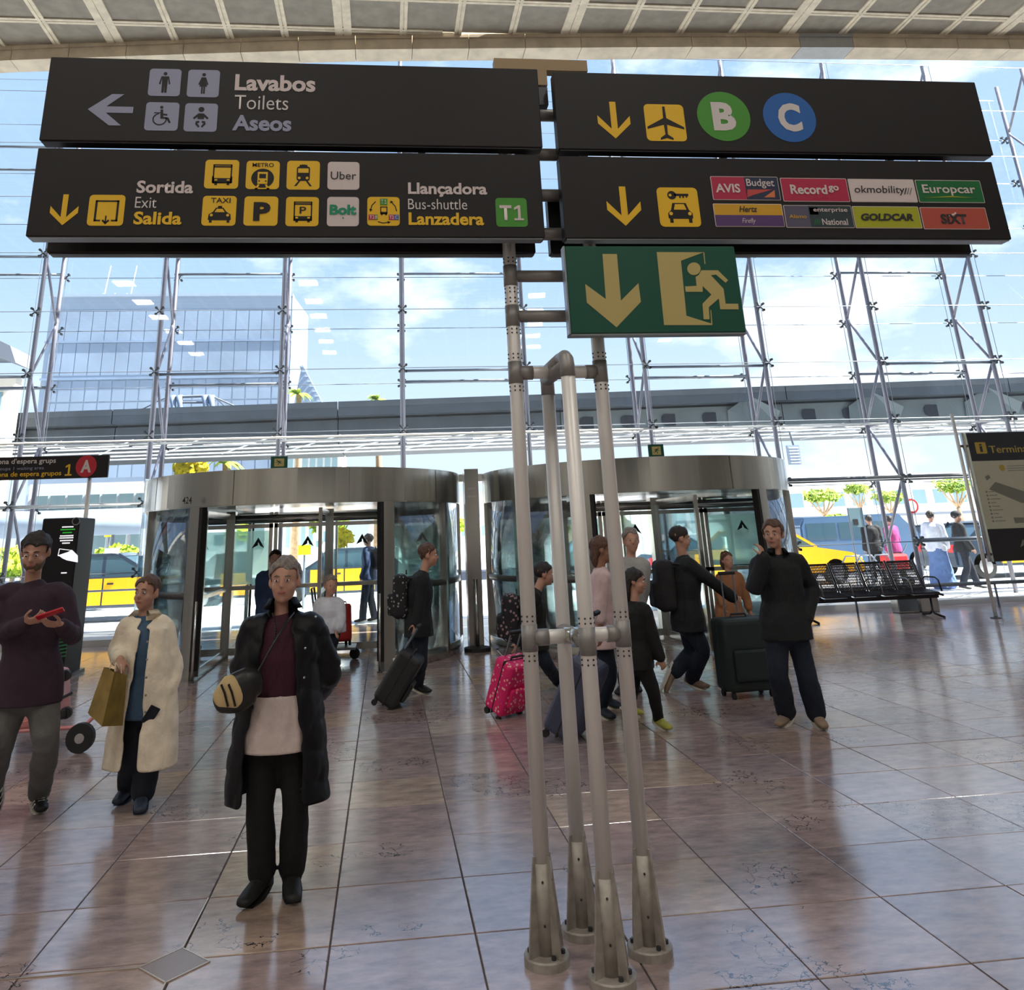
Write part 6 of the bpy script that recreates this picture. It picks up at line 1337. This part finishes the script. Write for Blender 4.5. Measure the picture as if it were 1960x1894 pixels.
# --- tall man in black at right
S = 1.0; Yr = 7.22; an, to = feet([(1508, 1385, 1478, 1400), (1566, 1388, 1586, 1404)], S)
tR, KR = person('person in a black jacket with a hand at the face, standing before the bench', Yr, S, dict(head=(1480, 1022), neck=(1488, 1062), sh=[(1452, 1082), (1526, 1076)], el=[(1443, 1128, -.10), (1554, 1128, .04)], wr=[(1462, 1066, -.20), (1543, 1182, -.08)],
   hip=[(1486, 1200), (1520, 1200)], kn=[(1490, 1292), (1544, 1292)], an=an, toe=to), (-.25, -1), [top('jacket_black', .030, 1.0, .05, 'jacket', .010), trousers('jeans_navy', .022, .026), shoes('shoe_tan', 'sole_white')], 'hair_brown', vox=.0105, look=(-.6, -.8, .0), hdir=[(-.1, .25, 1), (-.3, -.1, -1)])
collar('jacket_black', .070, .06, .4)(KR)

# --- man with backpack striding to the right
S = 1.0; Yk = 9.05; an, to = feet([(1325, 1316, 1354, 1320)], S); an2 = PX(1290, 1287, Yk+.1); to2 = an2+V((-.02, .0, -.18))+V((-.09, 0, 0))
tK, KK = person('person with a dark backpack striding right, gripping the large black suitcase', Yk, S, dict(head=(1302, 1030), neck=(1306, 1062), sh=[(1303, 1082, .15), (1318, 1082, -.15)], el=[(1292, 1130, .2), (1362, 1112, -.18)], wr=[(1300, 1170, .2), (1402, 1143, -.16)],
   hip=[(1316, 1188, .09), (1318, 1190, -.09)], kn=[(1325, 1246, .09), (1345, 1244, -.09)], an=[an2, an[0]], toe=[to2, to[0]]), (1, -.12), [top('jacket_black', .03, 1.0, .05, 'jacket', .010), trousers('jeans_navy', .02, .02), shoes('shoe_tan', 'sole_white')], 'hair_dark', vox=.012, look=(1, -.1, -.1), widths=1.1, hdir=[None, (1, .1, -.3)])
backpack('dark grey backpack worn by the person striding with the large black suitcase', KK, 'pack_black', .32, .52, .2)

# --- person in tan behind the suitcase handle
S = .88; Yt = 11.0; an, to = feet([(1390, 1252, 1385, 1258), (1408, 1252, 1410, 1258)], S)
person('person in a tan top and trousers standing behind the handle of the large black suitcase', Yt, S, dict(head=(1392, 1072), neck=(1394, 1094), sh=[(1380, 1106), (1412, 1104)], el=[(1378, 1136), (1425, 1134)], wr=[(1384, 1158, -.1), (1434, 1164)],
   hip=[(1388, 1172), (1404, 1172)], kn=[(1388, 1214), (1406, 1214)], an=an, toe=to), (.1, -1), [top('sweater_tan', .025), trousers('trousers_tan', .02, .03), shoes('shoe_tan')], 'hair_brown', vox=.014, long_hair=.06)

# --- man pulling the dark suitcase by the left door
S = .98; Yl = 9.55; an, to = feet([(799, 1325, 826, 1329)], S); an2 = PX(768, 1272, Yl+.12); to2 = an2+V((.05, .0, -.14))
tL, KL = person('person with a patterned backpack pulling a dark suitcase by the left door', Yl, S, dict(head=(820, 1062), neck=(812, 1092), sh=[(802, 1108, .15), (808, 1110, -.15)], el=[(800, 1152, .16), (803, 1150, -.17)], wr=[(806, 1190, .14), (797, 1192, -.18)],
   hip=[(800, 1200, .09), (802, 1200, -.09)], kn=[(790, 1250, .09), (806, 1256, -.06)], an=[an2, an[0]], toe=[to2, to[0]]), (1, -.1), [top('jacket_black', .026, 1.0, .05, 'jacket'), trousers('jeans_navy', .018, .014), shoes('shoe_black', 'sole_white')], 'hair_brown', vox=.012, look=(1, -.1, -.05))
backpack('black patterned backpack on the person pulling the dark suitcase by the left door', KL, 'pack_print_b', .30, .46, .17)

# --- person with the patterned backpack behind the first tube
S = .96; Yp = 9.35; an, to = feet([(1068, 1318, 1090, 1324)], S); an2 = PX(1012, 1296, Yp+.15); to2 = an2+V((.08, 0, -.12))
tP, KP = person('person in dark clothes with the pink case, behind the left signpost tube', Yp, S, dict(head=(1042, 1098), neck=(1030, 1126), sh=[(1018, 1142, .15), (1024, 1144, -.15)], el=[(1012, 1186, .16), (1006, 1188, -.18)], wr=[(1008, 1228, .14), (992, 1230, -.2)],
   hip=[(1022, 1226, .09), (1024, 1226, -.09)], kn=[(1022, 1266, .09), (1046, 1270, -.07)], an=[an2, an[0]], toe=[to2, to[0]]), (1, -.1), [top('sweater_black', .024, 1.0, .04), trousers('jeans_navy', .016, .01), shoes('shoe_black', 'sole_white')], 'hair_dark', vox=.013, look=(1, -.1, -.1))
backpack('black and rose patterned backpack seen left of the first signpost tube', KP, 'pack_print', .34, .48, .19, .03, -.1)

# --- person in the pale pink shirt between the tubes
S = 1.0; Yq = 8.15; an, to = feet([(1150, 1372, 1176, 1380), (1160, 1352, 1178, 1356)], S)
tQ, KQ = person('person in a pale pink shirt walking right between the right two signpost tubes', Yq, S, dict(head=(1152, 1052), neck=(1148, 1086), sh=[(1148, 1104, .15), (1150, 1106, -.15)], el=[(1146, 1158, .18), (1146, 1160, -.18)], wr=[(1150, 1204, .18), (1150, 1208, -.20)],
   hip=[(1148, 1216, .09), (1150, 1216, -.09)], kn=[(1156, 1290, .09), (1166, 1290, -.09)], an=[an[1], an[0]], toe=[to[1], to[0]]), (1, -.15), [top('shirt_pink', .030, .55, .06, 'shirt', .012), trousers('jeans_navy', .02, .012), shoes('shoe_navy', 'sole_white')], 'hair_brown', 'skin_dark', vox=.012, look=(1, -.2, -.05), long_hair=.08)
# --- tall person behind the right tube
S = 1.02; Yg = 8.9; an, to = feet([(1196, 1326, 1180, 1334), (1216, 1322, 1225, 1330)], S)
person('tall person in a grey hoodie mostly hidden behind the right signpost tube', Yg, S, dict(head=(1208, 1034), neck=(1208, 1066), sh=[(1182, 1082), (1232, 1082)], el=[(1176, 1128), (1232, 1130)], wr=[(1180, 1170), (1222, 1174)],
   hip=[(1196, 1190), (1216, 1190)], kn=[(1196, 1258), (1216, 1258)], an=an, toe=to), (-.1, -1), [top('hoodie_grey', .026, 1, .05, 'hoodie'), trousers('jeans_navy', .016, .014), shoes('shoe_black', 'sole_white')], 'hair_grey', vox=.014)
# --- girl in black with the pink hem
S = .84; Yh = 7.5; an, to = feet([(1262, 1392, 1284, 1400)], S); an2 = FL(1206, 1372)+V((0, 0, .09)); to2 = an2+V((.12, 0, -.06))
tG, KG = person('person in a black jumper with a hot pink hem walking right of the signpost tubes', Yh, S, dict(head=(1216, 1112), neck=(1214, 1150), sh=[(1196, 1168, .1), (1232, 1168, -.1)], el=[(1190, 1216, .12), (1248, 1214, -.1)], wr=[(1196, 1258, .12), (1264, 1258, -.1)],
   hip=[(1210, 1262, .07), (1226, 1262, -.07)], kn=[(1210, 1320, .05), (1250, 1322, -.05)], an=[an2, an[0]], toe=[to2, to[0]]), (.75, -.6), [top('sweater_black', .026, 1.0, .03), trousers('trousers_black', .012, .002, 1.0, 'leggings'), shoes('shoe_yellow', 'sole_white')], 'hair_dark', vox=.011, look=(.9, -.4, -.1), long_hair=.14)
b = MB(); p = KG['pel']; limb(b, [p+V((0, 0, .03)), p+V((0, 0, .0))], [(.150, .115), (.152, .118)], KG['A3'], 18); grow('pink_hem', b, .012, 'hot_pink', tG, 1)

# --- person pushing the trolley, mostly hidden
S = .98; Yx = 11.0; an, to = feet([(606, 1256, 616, 1262), (630, 1256, 640, 1262)], S)
person('person behind the shoulder of the person in the long black coat, beside the red suitcase', Yx, S, dict(head=(633, 1120), neck=(630, 1144), sh=[(612, 1156), (648, 1156)], el=[(606, 1186), (652, 1186, -.1)], wr=[(616, 1206, -.2), (646, 1204, -.2)],
   hip=[(622, 1200), (638, 1200)], kn=[(620, 1228), (636, 1228)], an=an, toe=to), (.3, -1), [top('robe_white', .03), trousers('trousers_navy', .02), shoes('shoe_black')], 'hair_grey', vox=.015)
S = 1.0; Yy = 12.6; an, to = feet([(508, 1245, 504, 1250), (528, 1245, 530, 1250)], S)
person('dark haired person in a blue jacket standing inside the left revolving door', Yy, S, dict(head=(527, 1070), neck=(520, 1092), sh=[(500, 1104), (536, 1104)], el=[(496, 1138), (540, 1138)], wr=[(500, 1166), (538, 1166)],
   hip=[(510, 1172), (526, 1172)], kn=[(510, 1210), (526, 1210)], an=an, toe=to), (.1, -1), [top('jacket_blue', .03, 1, .05, 'jacket'), trousers('trousers_navy', .02), shoes('shoe_black')], 'hair_dark', vox=.015)
# --- people outside
def outsider(lab, px, Y, S, m1, m2, face=(1, -.1), robe=False, stride=.12, hairm='hair_dark', cap=None):
    g = FL(px, 1100); p = PX(px, 1000, Y); x = p.x; f = V((face[0], face[1], 0)).normalized(); r = f.cross(V((0, 0, 1)))
    v = lambda a, b_, z: V((x, Y, 0))+r*a*S+f*b_*S+V((0, 0, z*S))
    j = dict(head=v(0, .02, 1.64), neck=v(0, 0, 1.50), sh=[v(-.17, 0, 1.42), v(.17, 0, 1.42)], el=[v(-.22, -.04, 1.13), v(.22, .02, 1.13)], wr=[v(-.21, .08, .90), v(.21, .14, .92)], hip=[v(-.08, 0, .92), v(.08, 0, .92)],
             kn=[v(-.09, stride*.6, .5), v(.09, -stride*.1, .5)], an=[v(-.09, stride, .085), v(.09, -stride, .085)], toe=[v(-.09, stride+.17, .04), v(.09, -stride+.17, .04)])
    if r.x < 0: j = {k: (a[::-1] if isinstance(a, list) else a) for k, a in j.items()}
    cl = [top(m1, .03, 1, .05, 'jacket'), trousers(m2, .02, .02), shoes('shoe_black')]
    return person(lab, Y, S, j, face, cl, hairm, vox=.018, beanie=cap)
o1, k1 = outsider('person in a dark cap and jacket walking outside left of the terminal map sign', 1832, 18.9, 1.0, 'jacket_black', 'trousers_navy', (1, -.3), stride=.2, cap='pack_black')
o2, k2 = outsider('person in a white top and long blue robe walking outside left of the map sign', 1783, 19.4, 1.02, 'robe_white', 'robe_blue', (.6, .6), stride=.1)
b = MB(); p = k2['pel']; limb(b, [p+V((0, 0, .1)), p-V((0, 0, .4)), V((p.x, p.y, .14))], [(.19, .15), (.24, .20), (.30, .26)], k2['A3'], 18); grow('long_robe', b, .02, 'robe_blue', o2, 2, .02, 8)
outsider('person in magenta outside directly above the right end of the bench', 1702, 20.9, .98, 'magenta', 'trousers_black', (-.3, .9))
outsider('dark dressed person outside above the middle of the bench', 1664, 21.3, 1.0, 'jacket_black', 'trousers_black', (.2, .9))
o5, k5 = outsider('person with a round backpack outside seen through the left revolving door', 706, 17.9, .98, 'jacket_blue', 'jeans_navy', (-.9, .3), stride=.1)
backpack('dark blue round backpack on the person outside the left revolving door', k5, 'pack_black', .3, .42, .18)
t = thing('pushchair', 'red and magenta pushchair outside behind the right end of the bench', 'pushchair', (PX(1715, 1090, 20.3).x, 20.3, 0)); x = t.location.x
b = MB(); rbox(b, x-.28, x+.28, 20.1, 20.5, .42, .80, .06, 2); obj('seat_pod', b, 'sign_red', t); b = MB(); tube(b, [(x-.3, 20.3, .3), (x+.1, 20.3, .6), (x+.42, 20.3, 1.02)], .015, 6); obj('push_frame', b, 'rail_steel', t)
for dx in (-.3, .3): b = MB(); disc(b, (x+dx, .13), .13, 20.27, 20.33, 16); obj('wheel', b, 'rubber', t)

# ------------------------------------------------------------------ fine repeats too small to pick apart singly
for o in bpy.data.objects:
    if o.type == 'MESH' and o.name.split('.')[0] in ('foot_screws', 'joint_screws', 'glass_seam', 'long_rib', 'cross_rib', 'screen_text', 'caption_line', 'legend_mark', 'running_figure', 'pictogram', 'pictogram_detail', 'foliage', 'door_symbol', 'screen_card', 'mounting_clamp', 'board_bracket', 'stripe', 'terminal_patch'):
        if o.name.split('.')[0] in ('foot_screws', 'joint_screws', 'glass_seam', 'screen_text', 'caption_line', 'legend_mark', 'foliage', 'long_rib', 'cross_rib'): o['kind'] = 'stuff'
